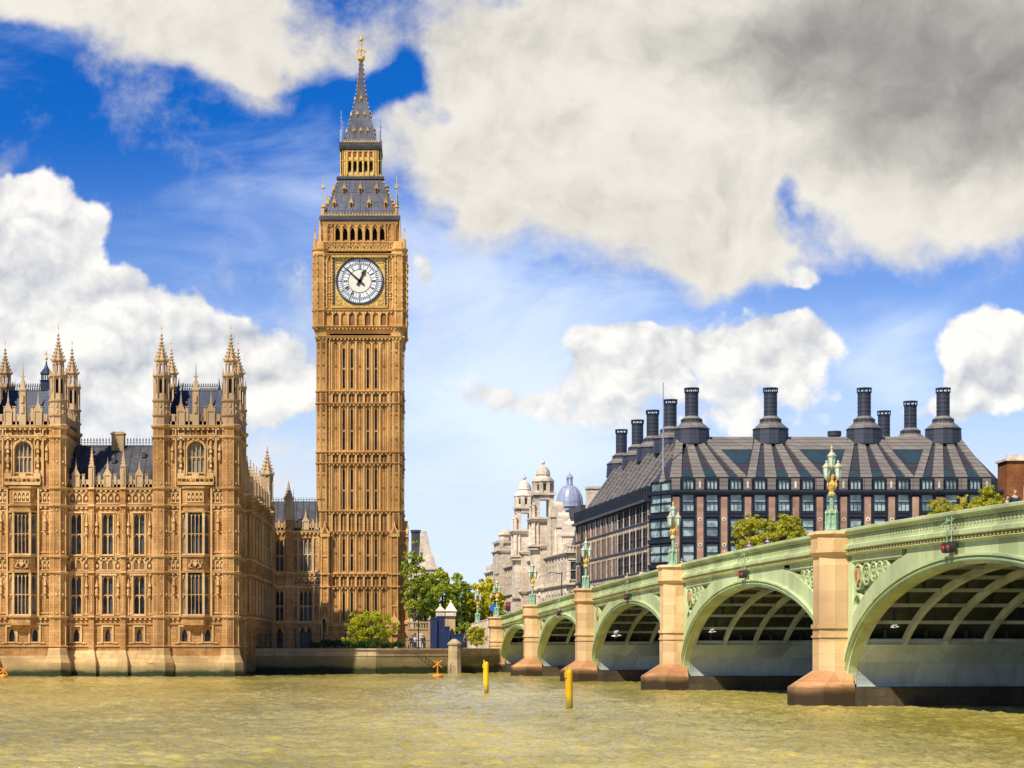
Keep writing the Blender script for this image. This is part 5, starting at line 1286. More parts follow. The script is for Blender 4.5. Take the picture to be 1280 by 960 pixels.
for u in wx:
    for q in (-1, 1): K_.box(u+q*1.12-.1, u+q*1.12+.1, -.25, .2, GZ, 26.2)
    for i, (zt, zb) in enumerate(STO):
        if i > 2: XG.F = FH; XG.box(u-.87, u+.87, -.1, -.04, zb, zt)
        else: window(office, FH, u, zb, 1.75, zt-zb, 1, 1, .05, 'phglass', 'bronze', head=False, d=.0)
        K_.box(u-1.0, u+1.0, -.25, .12, zb-.35, zb-.12); K_.box(u-1.3, u+1.3, -.25, .02, zb-.9, zb-.35)
    for q in (-.3, .3): K_.box(u+q-.03, u+q+.03, -.1, .03, 23.5, 24.75)
K_.box(e0-.3, e1+.6, -.5, .75, 26.2, 26.55); K_.box(e0-.3, e1+.6, -.3, .45, 25.85, 26.2)
# attic band
K_.box(e0, e1, -1.2, -.35, 26.55, 28.3)
for u in wx:
    o = window(office, Fr(0, YH, 0, 0), u, 26.75, 1.6, 1.35, 3, 0, .05, 'phsky2' if 'phsky2' in M else 'phglass', 'bronze', head=False, d=-.1); K_.box(u-1.0, u+1.0, -.4, -.12, 28.15, 28.4)
for i, u in enumerate(px_): G_ = MB(FH); G_.box(u-.62, u+.62, -.5, .0, 26.6, 28.3); G_.build('attic_duct', M['phroof'], office); E_.box(u-.14, u+.14, .0, .05, 26.9, 27.9) if i % 2 else None
# side face
B_.F = K_.F = E_.F = FA; K_.box(0, LA-.6, -1.2, -.3, GZ, 26.2); nbay = 13; bw_ = LA/nbay
for i in range(nbay+1):
    u = min(i*bw_, LA-.6); B_.box(u-.26, u+.26, -.3, .16, GZ, 25.2); E_.box(u-.12, u+.12, .16, .24, GZ, 25.0)
    if i < nbay:
        uc = u+bw_/2; B_.box(uc-.13, uc+.13, -.3, .12, GZ, 25.2)
        for (zt, zb) in [(a-1.0, b-1.0) for a, b in STO[:4]]:
            for q in (-1, 1):
                cxw = uc+q*bw_*.235
                if i < 8: XG.F = FA; XG.box(cxw-.75, cxw-.04, -.05, .02, zb, zt); XG.box(cxw+.04, cxw+.75, -.05, .02, zb, zt)
                else: window(office, FA, cxw, zb, 1.5, zt-zb, 1, 1, .05, 'phglass2' if (i+q) % 3 else 'phglass', 'bronze', head=False, d=.0)
                E_.box(cxw-.65, cxw-.5, .02, .3, zb-1.0, zb-.3); E_.box(cxw+.5, cxw+.65, .02, .3, zb-1.0, zb-.3)
            K_.box(uc-2.0, uc+2.0, -.3, .22, zb-.42, zb-.15); B_.box(uc-1.9, uc+1.9, -.3, .0, zb-1.1, zb-.42)
for z in (7, 10.9, 14.6, 18.3, 22.1): K_.box(0, LA-.5, -.3, .4, z, z+.22)
K_.box(-.5, LA+.4, -.5, .95, 25.2, 25.6)
for i in range(56): u = i*LA/55; K_.box(u-.08, u+.08, -.9, .6, 25.6, 27.6)
# chamfered corner with big panes
Ax, Ay, _ = FA(LA-.4, 0, 0); ang = atan2(YH-Ay, e0+.2-Ax); FCn = Fr(Ax, Ay, 0, ang); LC = sqrt((e0+.2-Ax)**2+(YH-Ay)**2)
K_.F = FCn; K_.box(0, LC, -1.5, -.1, GZ, 26.3); K_.box(-.2, LC+.2, -.5, .6, 26.1, 26.5); K_.box(.3, LC-.2, -.5, -.05, 26.5, 28.2)
for (zt, zb) in STO[:4]:
    K_.box(-.1, LC+.1, -.1, .25, zb-.9, zb-.3); window(office, FCn, LC/2-.05, zb, LC-.9, zt-zb, 2, 1, .02, 'phglass', 'bronze', head=False, d=.1)
window(office, FCn, LC/2, 26.7, LC-1.4, 1.3, 2, 0, .02, 'phglass', 'bronze', head=False, d=.1)
xo = XG.build('far_windows', M['phglass2'], office); xo['kind'] = 'stuff'
B_.take(E_, 1).build('wall_pier', [M['pink'], M['white']], office); K_.build('bronze_framing', M['bronze'], office); 
# roof body
zE, zR = 28.35, 35.7
def rquad(mb, pts): mb.raw([(p[0], p[1], p[2]) for p in pts], [tuple(range(len(pts)))])
fl = FA(0, .3, 0)[:2]; nl_ = FA(LA-.4, .3, 0)[:2]
a = MB()
FRt = (41.2, 297.); far_t = (36.2, 353.)
rquad(a, [(e0, YH+.7, zE), (e1, YH+.7, zE), (82.4, 297, zR), (41.4, 297, zR)])
rquad(a, [(nl_[0], nl_[1], 26.2), (e0, YH+.7, zE), (41.4, 297, zR), (40.5, 299.5, zR)])
rquad(a, [(fl[0], fl[1], 25.6), (nl_[0], nl_[1], 26.2), (40.5, 299.5, zR), (36.0, 343, zR)])
rquad(a, [(fl[0], fl[1], 25.6), (36.0, 343, zR), (77.6, 343, zR), (79, 352, 26)])
rquad(a, [(41.4, 297, zR), (82.4, 297, zR), (77.6, 343, zR), (36.0, 343, zR), (40.5, 299.5, zR)])
rquad(a, [(e1, YH+.7, zE), (79, 352, 26), (77.6, 343, zR), (82.4, 297, zR)])
rquad(a, [(79, 352, GZ), (79, 352, 26), (e1, YH+.7, zE), (e1, YH+.7, GZ)]); rquad(a, [(fl[0], fl[1], GZ), (fl[0], fl[1], 25.6), (79, 352, 26), (79, 352, GZ)])
roof = a.build('roof', M['phroof2'], office)
def SL(u, t, h):           # point on the front roof slope
    return (u, -.7-11.3*t+h*.55, zE+(zR-zE)*t+h)
def strip(mb, ub, wb_, ut, wt, t0=0., t1=1., h=.22, f=SL):
    lerp = lambda a_, b_, t: a_+(b_-a_)*t
    A_ = [f(ub-wb_, t0, h), f(ub+wb_, t0, h), f(ut+wt, t1, h), f(ut-wt, t1, h)]; Bq = [f(ub-wb_, t0, -.1), f(ub+wb_, t0, -.1), f(ut+wt, t1, -.1), f(ut-wt, t1, -.1)]
    mb.add(A_+Bq, [(0,1,2,3), (4,5,1,0), (5,6,2,1), (6,7,3,2), (7,4,0,3)])
chX = [41.4, 53.6, 68.1, 80.3]
a = MB(FH); gl = MB(FH)
for ci, (cX, ps) in enumerate(zip(chX, [(0,1,2,3), (3,4,5,6), (7,8,9,10), (10,11,12,13)])):
    n_ = len(ps)
    for j, pi_ in enumerate(ps):
        ub = px_[pi_]; wb_ = .86
        if pi_ in (3, 10): ub += (.0 if (ci in (0, 2)) == (pi_ in (3, 10)) else 0); wb_ = .62; ub += -.62 if ci in (0, 2) else .62
        strip(a, ub, wb_, cX+(j-(n_-1)/2)*1.25, .5, h=.22+.02*j)
for (ua, ub_) in ((45.2, 50.0), (57.2, 64.5), (71.7, 76.8)):
    strip(a, (ua+ub_)/2, (ub_-ua)/2+.1, (ua+ub_)/2, (ub_-ua)/2+1.0, .68, 1.0, .10)
    gl = MB(FH); strip(gl, (ua+ub_)/2, (ub_-ua)/2*.42, (ua+ub_)/2, (ub_-ua)/2+.05, .36, .67, .06); gl.build('rooflight', M['phsky'], roof)
for u in wx: gl = MB(FH); strip(gl, u, .85, u+.0, .55, .02, .17, .12); gl.build('rooflight', M['phsky'], roof)
# side slope strips
nA = 26
def SLa(u, t, h):
    return (u, .1-7.2*t+h*.7, 25.8+(35.7-25.8)*t+h)
a.F = FA
for i in range(13):
    u = (i+.5)*LA/13
    if u < LA-3: strip(a, u, 1.25, u-.9+.5*((i % 3)-1), .8, .12, .98, .25, SLa)
a.F = FA; K2 = MB(FA); strip(K2, LA/2, LA/2-.5, LA/2, LA/2-.6, .08, .12, .4, SLa); K2.build('gutter', M['bronze'], roof)
a.build('roof_duct', M['phroof'], roof)
def chimney(x, y, zb=zR, small=False, base=True):
    a = MB(); s = 1.
    if base: a.lathe(x, -y, [(zb-1.2, 2.85), (zb+.1, 2.75), (zb+1.15, 2.7), (zb+1.2, 2.85), (zb+1.3, 2.8)], 12); 
    ch = a.build('chimney', M['stack'], office) if base else None
    b2 = MB(); b2.lathe(x, -y, [(zb+1.28, 2.75), (zb+2.25, 1.65)], 12); b2.lathe(x, -y, [(zb+2.75, 1.6), (zb+3.25, 1.05)], 12)
    if ch: b2.build('cone', M['phroof'], ch)
    a = MB(); a.lathe(x, -y, [(zb+2.2, 1.62), (zb+2.8, 1.62)], 12)
    for i in range(12): an = i*pi/6; a.bar((x+1.64*cos(an), -y+1.64*sin(an), zb+2.2), (x+1.64*cos(an), -y+1.64*sin(an), zb+2.8), .06, 4)
    a.lathe(x, -y, [(zb+3.2, 1.0), (zb+6.95, 1.0)], 16)
    for z in (3.9, 4.6, 5.3, 6.0, 6.6): a.lathe(x, -y, [(zb+z, 1.01), (zb+z+.04, 1.05), (zb+z+.08, 1.01)], 16)
    for i in range(8): an = i*pi/4; a.bar((x+1.0*cos(an), -y+1.0*sin(an), zb+3.2), (x+1.0*cos(an), -y+1.0*sin(an), zb+6.95), .04, 4)
    a.lathe(x, -y, [(zb+6.9, 1.15), (zb+7.0, 1.15)], 16); a.lathe(x, -y, [(zb+7.5, 1.18), (zb+7.62, 1.18)], 16)
    for i in range(10): an = i*pi/5; a.cbox(x+1.08*cos(an), -y+1.08*sin(an), zb+6.95, .13, .13, .6)
    a.build('stack', M['stack'], ch or office)
for cX in chX: chimney(cX, 297)
for (x, y) in ((39.9, 311), (38.7, 325), (37.7, 339), (36.4, 354)): chimney(x, y)
chimney(79.3, 313); chimney(78.1, 326)
a = MB(); a.lathe(PX(1043, 310), -310, [(35.5, .95), (37.3, .95), (37.35, 1.1), (38.1, 1.1)], 12); a.build('roof_vent', M['stack'], roof)
fp = thing('flagpole', (PX(829, 288), 288, 28), 'tall thin grey pole on the corner of the office block roof', 'flagpole'); a = MB(); x = PX(829, 288)
a.bar((x, -288, 28), (x, -288, PZ(478, 288)), .13, 6, .07); a.build('pole', M['lead'], fp); a = MB(); a.lathe(x, -288, [(28, .7), (28.6, .5), (29.5, .2)], 8); a.build('pole_base', M['phroof'], fp)

# ================================================================== WHITE STONE BUILDING WITH TWO CUPOLAS
FWo = (15.3, 471.); FW = Fr(FWo[0], FWo[1], 0, BR)
whiteb = thing('domed_stone_building', (*FWo, GZ), 'ornate pale stone building with two belfry cupolas and a small grey dome', 'government building')
Wb, Wt = MB(FW), MB(FW)
def shell(s0, s1, z1, d1, depth=18):
    for (u0, u1) in [(s0, s1)]:
        Wb.box(u0, u1, d1-depth, d1, GZ, z1)
segs = [(0, 22, 22, 0), (22, 33, 26, 1.2), (33, 57, 22, 0), (57, 67, 24, 1.3), (67, 80, 22, 0), (80, 91, 24, 1.3), (91, 115, 21.6, .4)]
for (s0, s1, z1, d1) in segs:
    shell(s0, s1, z1, d1)
    for z in (8.5, 14.5, z1-1.2): Wt.box(s0-.3, s1+.3, d1-3, d1+.45, z, z+.3); Wt.box(s0-.4, s1+.4, d1-3, d1+.7, z+.3, z+.55)
    Wt.box(s0, s1, d1-.6, d1+.05, z1, z1+1.0)
    n_ = max(2, int((s1-s0)/3.4))
    for i in range(n_):
        u = s0+(i+.5)*(s1-s0)/n_
        for z0, h_ in ((9.9, 3.4), (15.8, 3.2)):
            window(whiteb, FW, u, z0, 1.3, h_, 1, 1, .02, 'pwin', 'white', head=False, d=d1+.05)
        for q in (-1, 1): Wt.box(u+q*1.25-.22, u+q*1.25+.22, d1, d1+.35, 9, 14.4); Wt.box(u+q*1.25-.2, u+q*1.25+.2, d1, d1+.3, 15.1, z1-1.2)
        Wt.prism([(u-.95, 13.4), (u+.95, 13.4), (u, 14.1)], d1, d1+.4)
# near end wall (facing the river)
FE = Fr(*FW(115, .4, 0)[:2], 0, 0); Wt.F = FE
for u in (.9, 3.3, 5.7, 8.1):
    for z0, h_ in ((4.6, 3.2), (9.9, 3.4), (15.8, 3.4)):
        window(whiteb, FE, u, z0, 1.05, h_, 1, 1, .02, 'pwin', 'white', head=False, d=.06); Wt.box(u-.8, u-.6, 0, .25, z0-.3, z0+h_+.2); Wt.box(u+.6, u+.8, 0, .25, z0-.3, z0+h_+.2); Wt.box(u-.95, u+.95, 0, .4, z0+h_+.2, z0+h_+.5)
for z in (8.5, 14.5, 20.4): Wt.box(-.6, 12, -.3, .5, z, z+.3); Wt.box(-.7, 12, -.3, .75, z+.3, z+.55)
for i in range(16): Wt.box(-.4+i*.6, -.15+i*.6, -.2, .1, 21.0, 21.9)
Wt.box(-.5, 12, -.3, .2, 21.9, 22.15)
Wt.F = FW
# stepped gables and chimney piers near the end
for (s, z1, w_) in ((96, 31, 1.5), (102.5, 28.6, 1.3), (108.5, 26.6, 1.2)):
    Wb.box(s-w_, s+w_, -2.8, .5, 20, z1-2.5); Wt.box(s-w_-.2, s+w_+.2, -3, .8, z1-2.5, z1-2.1); Wt.box(s-w_*.7, s+w_*.7, -2, .3, z1-2.1, z1-.4); Wt.ring(s, z1-.4, 0.05, w_*.7, -1.9, .2, 12, 0, pi); Wt.ball(s, -1, z1+.5, .35, 8, 5)
    for q in (-1, 1): Wt.lathe(s+q*w_*.7, .7, [(20.5, .28), (z1-2.6, .22)], 8)
a = MB(FW); 
a.plan([(89, -.9), (114.4, -.9), (114.4, -14), (89, -14)], 21.6, 27.6, [(90, -2.6), (112.6, -2.6), (112.6, -13), (90, -13)]); a.box(92, 108, -12.5, -3.2, 27.6, 30.2); a.build('mansard_roof', M['slate'], whiteb)
Wb.box(109, 111, -6, -4, 26, 33); Wt.box(108.8, 111.2, -6.2, -3.8, 33, 33.4); Wb.box(98, 100, -9, -7, 26, 34); Wt.box(97.8, 100.2, -9.2, -6.8, 34, 34.4)
def cupola(s, d, k=0.):
    c, e = s, d; hw = 2.25
    Wb.box(c-hw, c+hw, e-hw, e+hw, GZ, 28.6+k)
    for z, g in ((14.5, .4), (22.6, .6), (23.2, .8), (28.3, .5), (28.7, .7)): Wt.box(c-hw-g, c+hw+g, e-hw-g, e+hw+g, z+k, z+k+.4)
    for q in (-1, 1):      # column stage
        for w2 in (-1, 1):
            for o in (0, .75): 
                Wt.lathe(c+q*(hw-.1-o), e+w2*(hw+.12), [(23.7+k, .25), (28.2+k, .2)], 8); Wt.lathe(c+q*(hw+.12), e+w2*(hw-.1-o), [(23.7+k, .25), (28.2+k, .2)], 8)
    h2 = 1.9; z0, z1 = 29.1+k, 33.6+k
    for q in (-1, 1):
        for w2 in (-1, 1): Wb.box(c+q*h2-(.95 if q > 0 else 0), c+q*h2+(.95 if q < 0 else 0), e+w2*h2-(.95 if w2 > 0 else 0), e+w2*h2+(.95 if w2 < 0 else 0), z0, z1); Wt.lathe(c+q*(h2+.3), e+w2*(h2+.3), [(z0, .28), (z0+2.4, .24), (z0+2.5, .4), (z0+2.9, .05)], 6)
    Wb.box(c-h2, c+h2, e-h2, e+h2, z1-.9, z1); Wt.box(c-h2-.35, c+h2+.35, e-h2-.35, e+h2+.35, z1, z1+.45)
    rz = z1+.45; r = 2.0
    for i in range(8):
        an = i*pi/4; Wb.cbox(c+r*.92*cos(an+pi/8), e+r*.92*sin(an+pi/8), rz, .7, .7, 2.2)
    Wt.lathe(c, e, [(rz, r), (rz+.45, r)], 8); Wt.lathe(c, e, [(rz+1.75, r), (rz+2.2, r+.05), (rz+2.3, r+.4), (rz+2.5, r+.35)], 8)
    Wt.lathe(c, e, [(rz+2.5, r+.1), (rz+2.8, r), (rz+3.3, 1.5), (rz+3.6, 1.3), (rz+3.7, 1.5), (rz+3.9, 1.42), (rz+4.6, 1.25), (rz+5.2, .85), (rz+5.6, .3), (rz+5.7, .15)], 12)
    Wt.ball(c, e, rz+6.2, .42, 8, 6); Wt.lathe(c, e, [(rz+6.5, .1), (rz+7.1, .03)], 6)
cupola(86, .3); cupola(62, .3, -1.0)
Wb.box(25, 31, -4, 1.6, 20, 27); Wt.box(24.6, 31.4, -4.4, 2.0, 27, 27.5); Wb.lathe(28, -.6, [(27.5, 1.5), (29, 1.5)], 8); Wt.lathe(28, -.6, [(29, 1.9), (29.3, 1.8), (30, 1.2), (30.4, .3)], 8)
Wb.take(Wt, 0).build('wall', M['white'], whiteb)
a = MB(); x, y = PX(712, 382), 382; rd = 2.65; zb = PZ(632, y)
a.lathe(x, -y, [(24, 2.5), (zb-.4, 2.5), (zb-.3, 2.8), (zb, 2.75)]+[(zb+4.1*sin(t*pi/16), rd*cos(t*pi/16)**.9) for t in range(0, 8)]+[(zb+4.1, .45)], 20); dm = a.build('dome', M['lead'], whiteb, smooth=False)
a = MB()
for i in range(12):
    an = i*pi/6
    for t in range(7): a.bar((x+rd*1.01*cos(t*pi/16)**.9*cos(an), -y+rd*1.01*cos(t*pi/16)**.9*sin(an), zb+4.1*sin(t*pi/16)), (x+rd*1.01*cos((t+1)*pi/16)**.9*cos(an), -y+rd*1.01*cos((t+1)*pi/16)**.9*sin(an), zb+4.1*sin((t+1)*pi/16)), .07, 4)
a.lathe(x, -y, [(zb+4.0, .7), (zb+4.2, .7)], 8)
for i in range(6): an = i*pi/3; a.bar((x+.5*cos(an), -y+.5*sin(an), zb+4.2), (x+.5*cos(an), -y+.5*sin(an), zb+5.5), .1, 5)
a.lathe(x, -y, [(zb+5.4, .75), (zb+5.6, .72), (zb+6.1, .45), (zb+6.3, .12), (zb+6.8, .03)], 8); a.build('dome_lantern', M['lead'], dm)

# ================================================================== SMALLER BUILDINGS
def simple_block(name, label, cat, x0, x1, y0, y1, z1, mat, wins, trim=None):
    t = thing(name, ((x0+x1)/2, y0, GZ), label, cat); a = MB(Fr(0, y0)); wall(a, x0, x1, GZ, z1, [], 0)
    a.box(x0, x1, -(y1-y0), -.05, GZ, z1-.01); a.build('wall', M[mat], t)
    F = Fr(0, y0)
    for (u, z, w_, h_) in wins: window(t, F, u, z, w_, h_, 1, 1, .02, 'pwin', trim or 'pal_trim', head=False, d=.05)
    a = MB(F); a.box(x0-.3, x1+.3, -(y1-y0)-.2, .35, z1, z1+.35); a.box(x0-.1, x1+.1, -.4, .15, z1+.35, z1+.9); a.build('cornice', M[trim or 'white'], t); return t
y = 420; bx = lambda p: PX(p, y)
t = simple_block('gabled_office', 'pale stone gabled building half hidden by trees right of the clock tower', 'building', bx(496), bx(545), y, y+20, PZ(712, y), 'white', [(bx(p), z, 1.4, 2.4) for p in (528, 536) for z in (10, 14)])
a = MB(Fr(0, y)); a.prism([(bx(524), PZ(713,y)), (bx(546), PZ(713,y)), (bx(543), PZ(698,y)), (bx(539), PZ(690,y)), (bx(536), PZ(676,y)), (bx(533), PZ(664,y)), (bx(526), PZ(664,y)), (bx(524), PZ(690,y))], -14, .2); a.build('gable', M['white'], t)
a = MB(Fr(0, y)); a.box(bx(514), bx(525), -6, -3, 15, PZ(664, y)); a.box(bx(513), bx(526), -6.2, -2.8, PZ(664, y), PZ(663, y)+.3); a.build('chimney', M['slate'], t)
y = 300; bx = lambda p: PX(p, y)
t = simple_block('brick_building', 'tall brown brick building cut by the right edge of the photo', 'building', bx(1259), bx(1340), y, y+5, PZ(576, y), 'brick', [(bx(p), z, 1.4, 2.4) for p in (1285, 1300, 1315) for z in (26, 21, 16, 11)])
t = simple_block('brick_annexe', 'low dark red brick annexe between the office block and the tall brick building', 'building', bx(1249), bx(1258.5), y+7, y+10, PZ(602, y+4), 'brick', [(bx(1254), 18, .7, 1.6), (bx(1254), 22, .7, 1.6)])
# gatehouse, stone parapet bridge, navy hoarding on the terrace
y = 268; bx = lambda p: PX(p, y); bz = lambda p: PZ(p, y)
t = thing('stone_gatehouse', (bx(559), y, GZ), 'small pale stone gatehouse with pointed stone caps behind the navy hoarding', 'gatehouse'); a = MB(Fr(0, y))
a.box(bx(545), bx(569), -5, 0, GZ, bz(768)); a.build('wall', M['pal_pin'], t); a = MB(Fr(0, y))
for (p0, p1, top) in ((545, 556, 757), (557, 570, 752)):
    a.box(bx(p0), bx(p1), -4, .3, bz(770), bz(764)); x0, x1 = bx(p0)-.15, bx(p1)+.15; cxx = (x0+x1)/2; a.plan([(x0, -4), (x1, -4), (x1, .45), (x0, .45)], bz(764), bz(top), [(cxx-.05, -1.8), (cxx+.05, -1.8), (cxx+.05, -1.7), (cxx-.05, -1.7)])
    a.ball(cxx, -1.75, bz(top)+.1, .16, 6, 4)
a.build('pointed_cap', M['white'], t)
a = MB(Fr(0, y)); a.prism([(bx(562), GZ), (bx(568), GZ), (bx(568), bz(790)), (bx(565), bz(785)), (bx(562), bz(790))], 0.01, .05); a.build('doorway', M['darkm'], t)
y = 264; bx = lambda p: PX(p, y); bz = lambda p: PZ(p, y)
t = thing('stone_footbridge', (bx(523), y, GZ), 'small stone parapet with a low arch beside the foot of the clock tower', 'footbridge'); a = MB(Fr(0, y))
pts = [(bx(510), GZ), (bx(514), GZ)]+[(bx(523)-bx(9)*0+(1.0*cos(pi-k*pi/8))*1.0, GZ+1.1+1.1*sin(k*pi/8)) for k in range(9)]+[(bx(532), GZ), (bx(536), GZ), (bx(536), bz(787)), (bx(510), bz(787))]
a.prism(pts, -.8, 0); a.build('arch', M['pal_pin'], t); a = MB(Fr(0, y)); a.box(bx(509), bx(537), -.9, .1, bz(787), bz(785)); a.box(bx(509), bx(537), -.9, .1, bz(779), bz(777))
for k in range(9): u = bx(510.5+3.1*k); a.box(u-.09, u+.09, -.7, 0, bz(785), bz(779))
a.build('balustrade', M['pal_pin'], t)
a = MB(Fr(0, y)); a.lathe(bx(537.5), 0, [(GZ, .35), (bz(775), .35)], 4); a.lathe(bx(537.5), 0, [(bz(775), .5), (bz(770), .03)], 4); a.build('gate_post', M['pal_pin'], t)
y = 258; bx = lambda p: PX(p, y); bz = lambda p: PZ(p, y)
t = thing('site_hoarding', (bx(557), y, GZ), 'dark navy hoarding with tall and low sections on the river terrace', 'hoarding')
for (p0, p1, top, dd) in ((538, 546, 772, 0), (546.2, 556, 770, -.3), (556.2, 562, 783, .15), (562.2, 577, 793, 0)):
    a = MB(Fr(0, y)); a.box(bx(p0), bx(p1), -1.2+dd, dd, GZ, bz(top)); n_ = max(2, int((bx(p1)-bx(p0))/.45))
    for k in range(n_+1): u = bx(p0)+(bx(p1)-bx(p0))*k/n_; a.box(u-.03, u+.03, dd, dd+.06, GZ, bz(top))
    a.box(bx(p0), bx(p1), dd, dd+.08, bz(top)-.15, bz(top)); a.build('panel', M['bluep'], t)
# railings on the river wall
def railing(x0, x1, y, label, zt=1.15):
    t = thing('iron_railing', ((x0+x1)/2, y, GZ), label, 'railing'); a = MB(Fr(0, y)); a.box(x0, x1, -.02, .02, GZ+.05+.1, GZ+.2); a.box(x0, x1, -.02, .02, GZ+zt-.18, GZ+zt-.12); n_ = int((x1-x0)/.22)
    for k in range(n_+1): u = x0+(x1-x0)*k/n_; a.box(u-.014, u+.014, -.014, .014, GZ, GZ+zt)
    a.build('bars', M['iron'], t); n_ = int((x1-x0)/2.6)
    for k in range(n_+1): u = x0+(x1-x0)*k/n_; b2 = MB(Fr(0, y)); b2.lathe(u, 0, [(GZ, .07), (GZ+zt+.3, .06), (GZ+zt+.35, .1), (GZ+zt+.6, .01)], 6); b2.build('post', M['iron'], t)
railing(PX(307, 241.5), PX(432, 241.5), 241.5, 'black iron railing on the river wall beside the palace', 1.9)
railing(PX(497, 243), PX(545, 243), 243.4, 'black iron railing on the wall right of the lime-green tree', 1.2)

# ================================================================== TREES
def leafcloud(rg, clumps, per, size, flat=.8):
    vs = []; fs = []
    for (cx_, cy_, cz_, r) in clumps:
        n_ = int(per/40*5.0*(r/size)**2)+8; d = rg.normal(0, 1, (n_, 3)); d /= np.linalg.norm(d, axis=1)[:, None]; rr = r*rg.uniform(.25, 1, n_)**.5
        p = d*rr[:, None]*np.array([1, 1, flat])+np.array([cx_, cy_, cz_]); a1 = rg.normal(0, 1, (n_, 3)); a1 /= np.linalg.norm(a1, axis=1)[:, None]
        a2 = np.cross(a1, rg.normal(0, 1, (n_, 3))); a2 /= np.linalg.norm(a2, axis=1)[:, None]; s = size*rg.uniform(.6, 1.3, n_)[:, None]
        vs.append(np.stack([p-a1*s, p+a2*s*.6, p+a1*s, p-a2*s*.6], 1).reshape(-1, 3))
    V_ = np.concatenate(vs); n_ = len(V_)//4; return V_, np.arange(n_*4).reshape(-1, 4)
def tree(name, x, y, h, wx_, crown0, mats, label, cat='tree', group=None, seed=1, ncl=46, per=46, leaf=.22, zb=GZ, shape=0., trunk=.28, lean=0., multi=1, dy=None):
    rg = np.random.default_rng(seed); t = thing(name, (x, y, zb), label, cat, group)
    dy = dy or wx_*.75; cz_ = (crown0+h)/2; rz = (h-crown0)/2; cl = []
    for k in range(ncl):
        while True:
            p = rg.uniform(-1, 1, 3)
            l = np.linalg.norm(p)
            if l < 1 and l > .35: break
        tz_ = (p[2]+1)/2; wsc = 1-shape*tz_
        cl.append((p[0]*wx_*wsc*.9+lean*tz_, p[1]*dy*wsc*.9, cz_+p[2]*rz*.92, rg.uniform(.16, .34)*min(wx_, rz)*(1-.3*tz_)))
    for k in range(ncl//2):     # ragged outer sprays
        a_ = rg.uniform(0, 2*pi); q = rg.uniform(-.8, 1); w_ = sqrt(max(0.05, 1-q*q))*(1-shape*(q+1)/2); cl.append((cos(a_)*wx_*w_*1.02+lean*(q+1)/2, sin(a_)*dy*w_, cz_+q*rz*1.0, rg.uniform(.08, .15)*min(wx_, rz)))
    V_, F_ = leafcloud(rg, cl, per, leaf)
    me = bpy.data.meshes.new('crown'); me.from_pydata(V_.tolist(), [], F_.tolist()); me.materials.append(M[mats]); o = place('crown', me, t, (0,0,0))
    a = MB(); 
    for m_ in range(multi):
        ox = (m_-(multi-1)/2)*.5; zt = crown0+(h-crown0)*.55; a.bar((ox, 0, 0), (ox*1.5+lean*.2, 0, crown0), trunk, 7, trunk*.75); a.bar((ox*1.5+lean*.2, 0, crown0), (ox*2+lean*.5, 0, zt), trunk*.75, 6, trunk*.35)
        for c_ in cl[m_::multi*2][:9]:
            z0 = crown0*.8+(c_[2]-crown0*.8)*.35; f = z0/zt if zt else 0; a.bar((ox*1.5+lean*.25, 0, min(z0, zt)), (c_[0], -c_[1], c_[2]), trunk*.36, 5, trunk*.1)
    b_ = a.build('trunk', M['bark'], None); b_.parent = t; b_.location = (0,0,0); return t
def T(px, Y, ytop, half, ybase=None, **k):
    x = PX(px, Y); zb = k.pop('zb', GZ); h = PZ(ytop, Y)-zb; return dict(x=x, y=Y, h=h, wx_=half*Y/FPX, zb=zb, **k)
def mk(name, d, crown0, mats, label, **k): return tree(name, d['x'], d['y'], d['h'], d['wx_'], crown0, mats, label, zb=d['zb'], **k)
gt = 'trees beyond the clock tower'
mk('plane_tree', T(518, 283, 677, 17), 4.0, 'leaf_g', 'tall loose green tree touching the right side of the clock tower', group=gt, seed=3, ncl=75, per=60, leaf=.2, trunk=.35)
mk('plane_tree', T(553, 292, 712, 32), 3.0, 'leaf_g', 'broad mid-green tree between the clock tower and the gatehouse', group=gt, seed=4, ncl=75, per=60, leaf=.24)
mk('plane_tree', T(584, 299, 727, 24), 3.0, 'leaf_d', 'darker green tree right of the broad mid-green one', group=gt, seed=5, ncl=60, per=60, leaf=.24)
mk('plane_tree', T(606, 298, 724, 25), 3.0, 'leaf_y', 'bright yellow tree in front of the pale stone building', group=gt, seed=6, ncl=75, per=70, leaf=.25)
mk('plane_tree', T(531, 288, 735, 22), 2.5, 'leaf_d', 'shaded green tree lowest and nearest the tower foot', group=gt, seed=8, ncl=40, per=40, leaf=.24)
mk('plane_tree', T(620, 312, 752, 14), 2.0, 'leaf_g', 'small green tree behind the first bridge lamp', group=gt, seed=18, ncl=30, per=40, leaf=.22)
mk('plane_tree', T(570, 300, 747, 32), 1.5, 'leaf_d', 'low dark green tree behind the gatehouse caps', group=gt, seed=19, ncl=50, per=40, leaf=.26)
mk('willow_tree', T(465, 262, 760, 33), .9, 'leaf_w', 'bushy lime-green tree at the foot of the clock tower', seed=9, ncl=90, per=30, leaf=.12, trunk=.12, multi=3)
mk('shrub', T(437, 262, 783, 12), .2, 'leaf_w', 'lime-green shrub left of the bushy lime-green tree', cat='shrub', seed=10, ncl=26, per=26, leaf=.13, trunk=.06)
mk('shrub', T(596, 252, 782, 13), .3, 'leaf_o', 'olive-yellow shrub on the river wall next to the bridge abutment', cat='shrub', seed=11, ncl=44, per=60, leaf=.13, trunk=.07)
go = 'pollarded trees on the embankment behind the bridge'
d = dict(zb=6.0)
mk('pollarded_tree', T(940, 272, 644, 26, **d), 9, 'leaf_o', 'left one of the two yellow-green trees rising over the bridge parapet by the middle lamp', group=go, seed=12, ncl=80, per=60, leaf=.17)
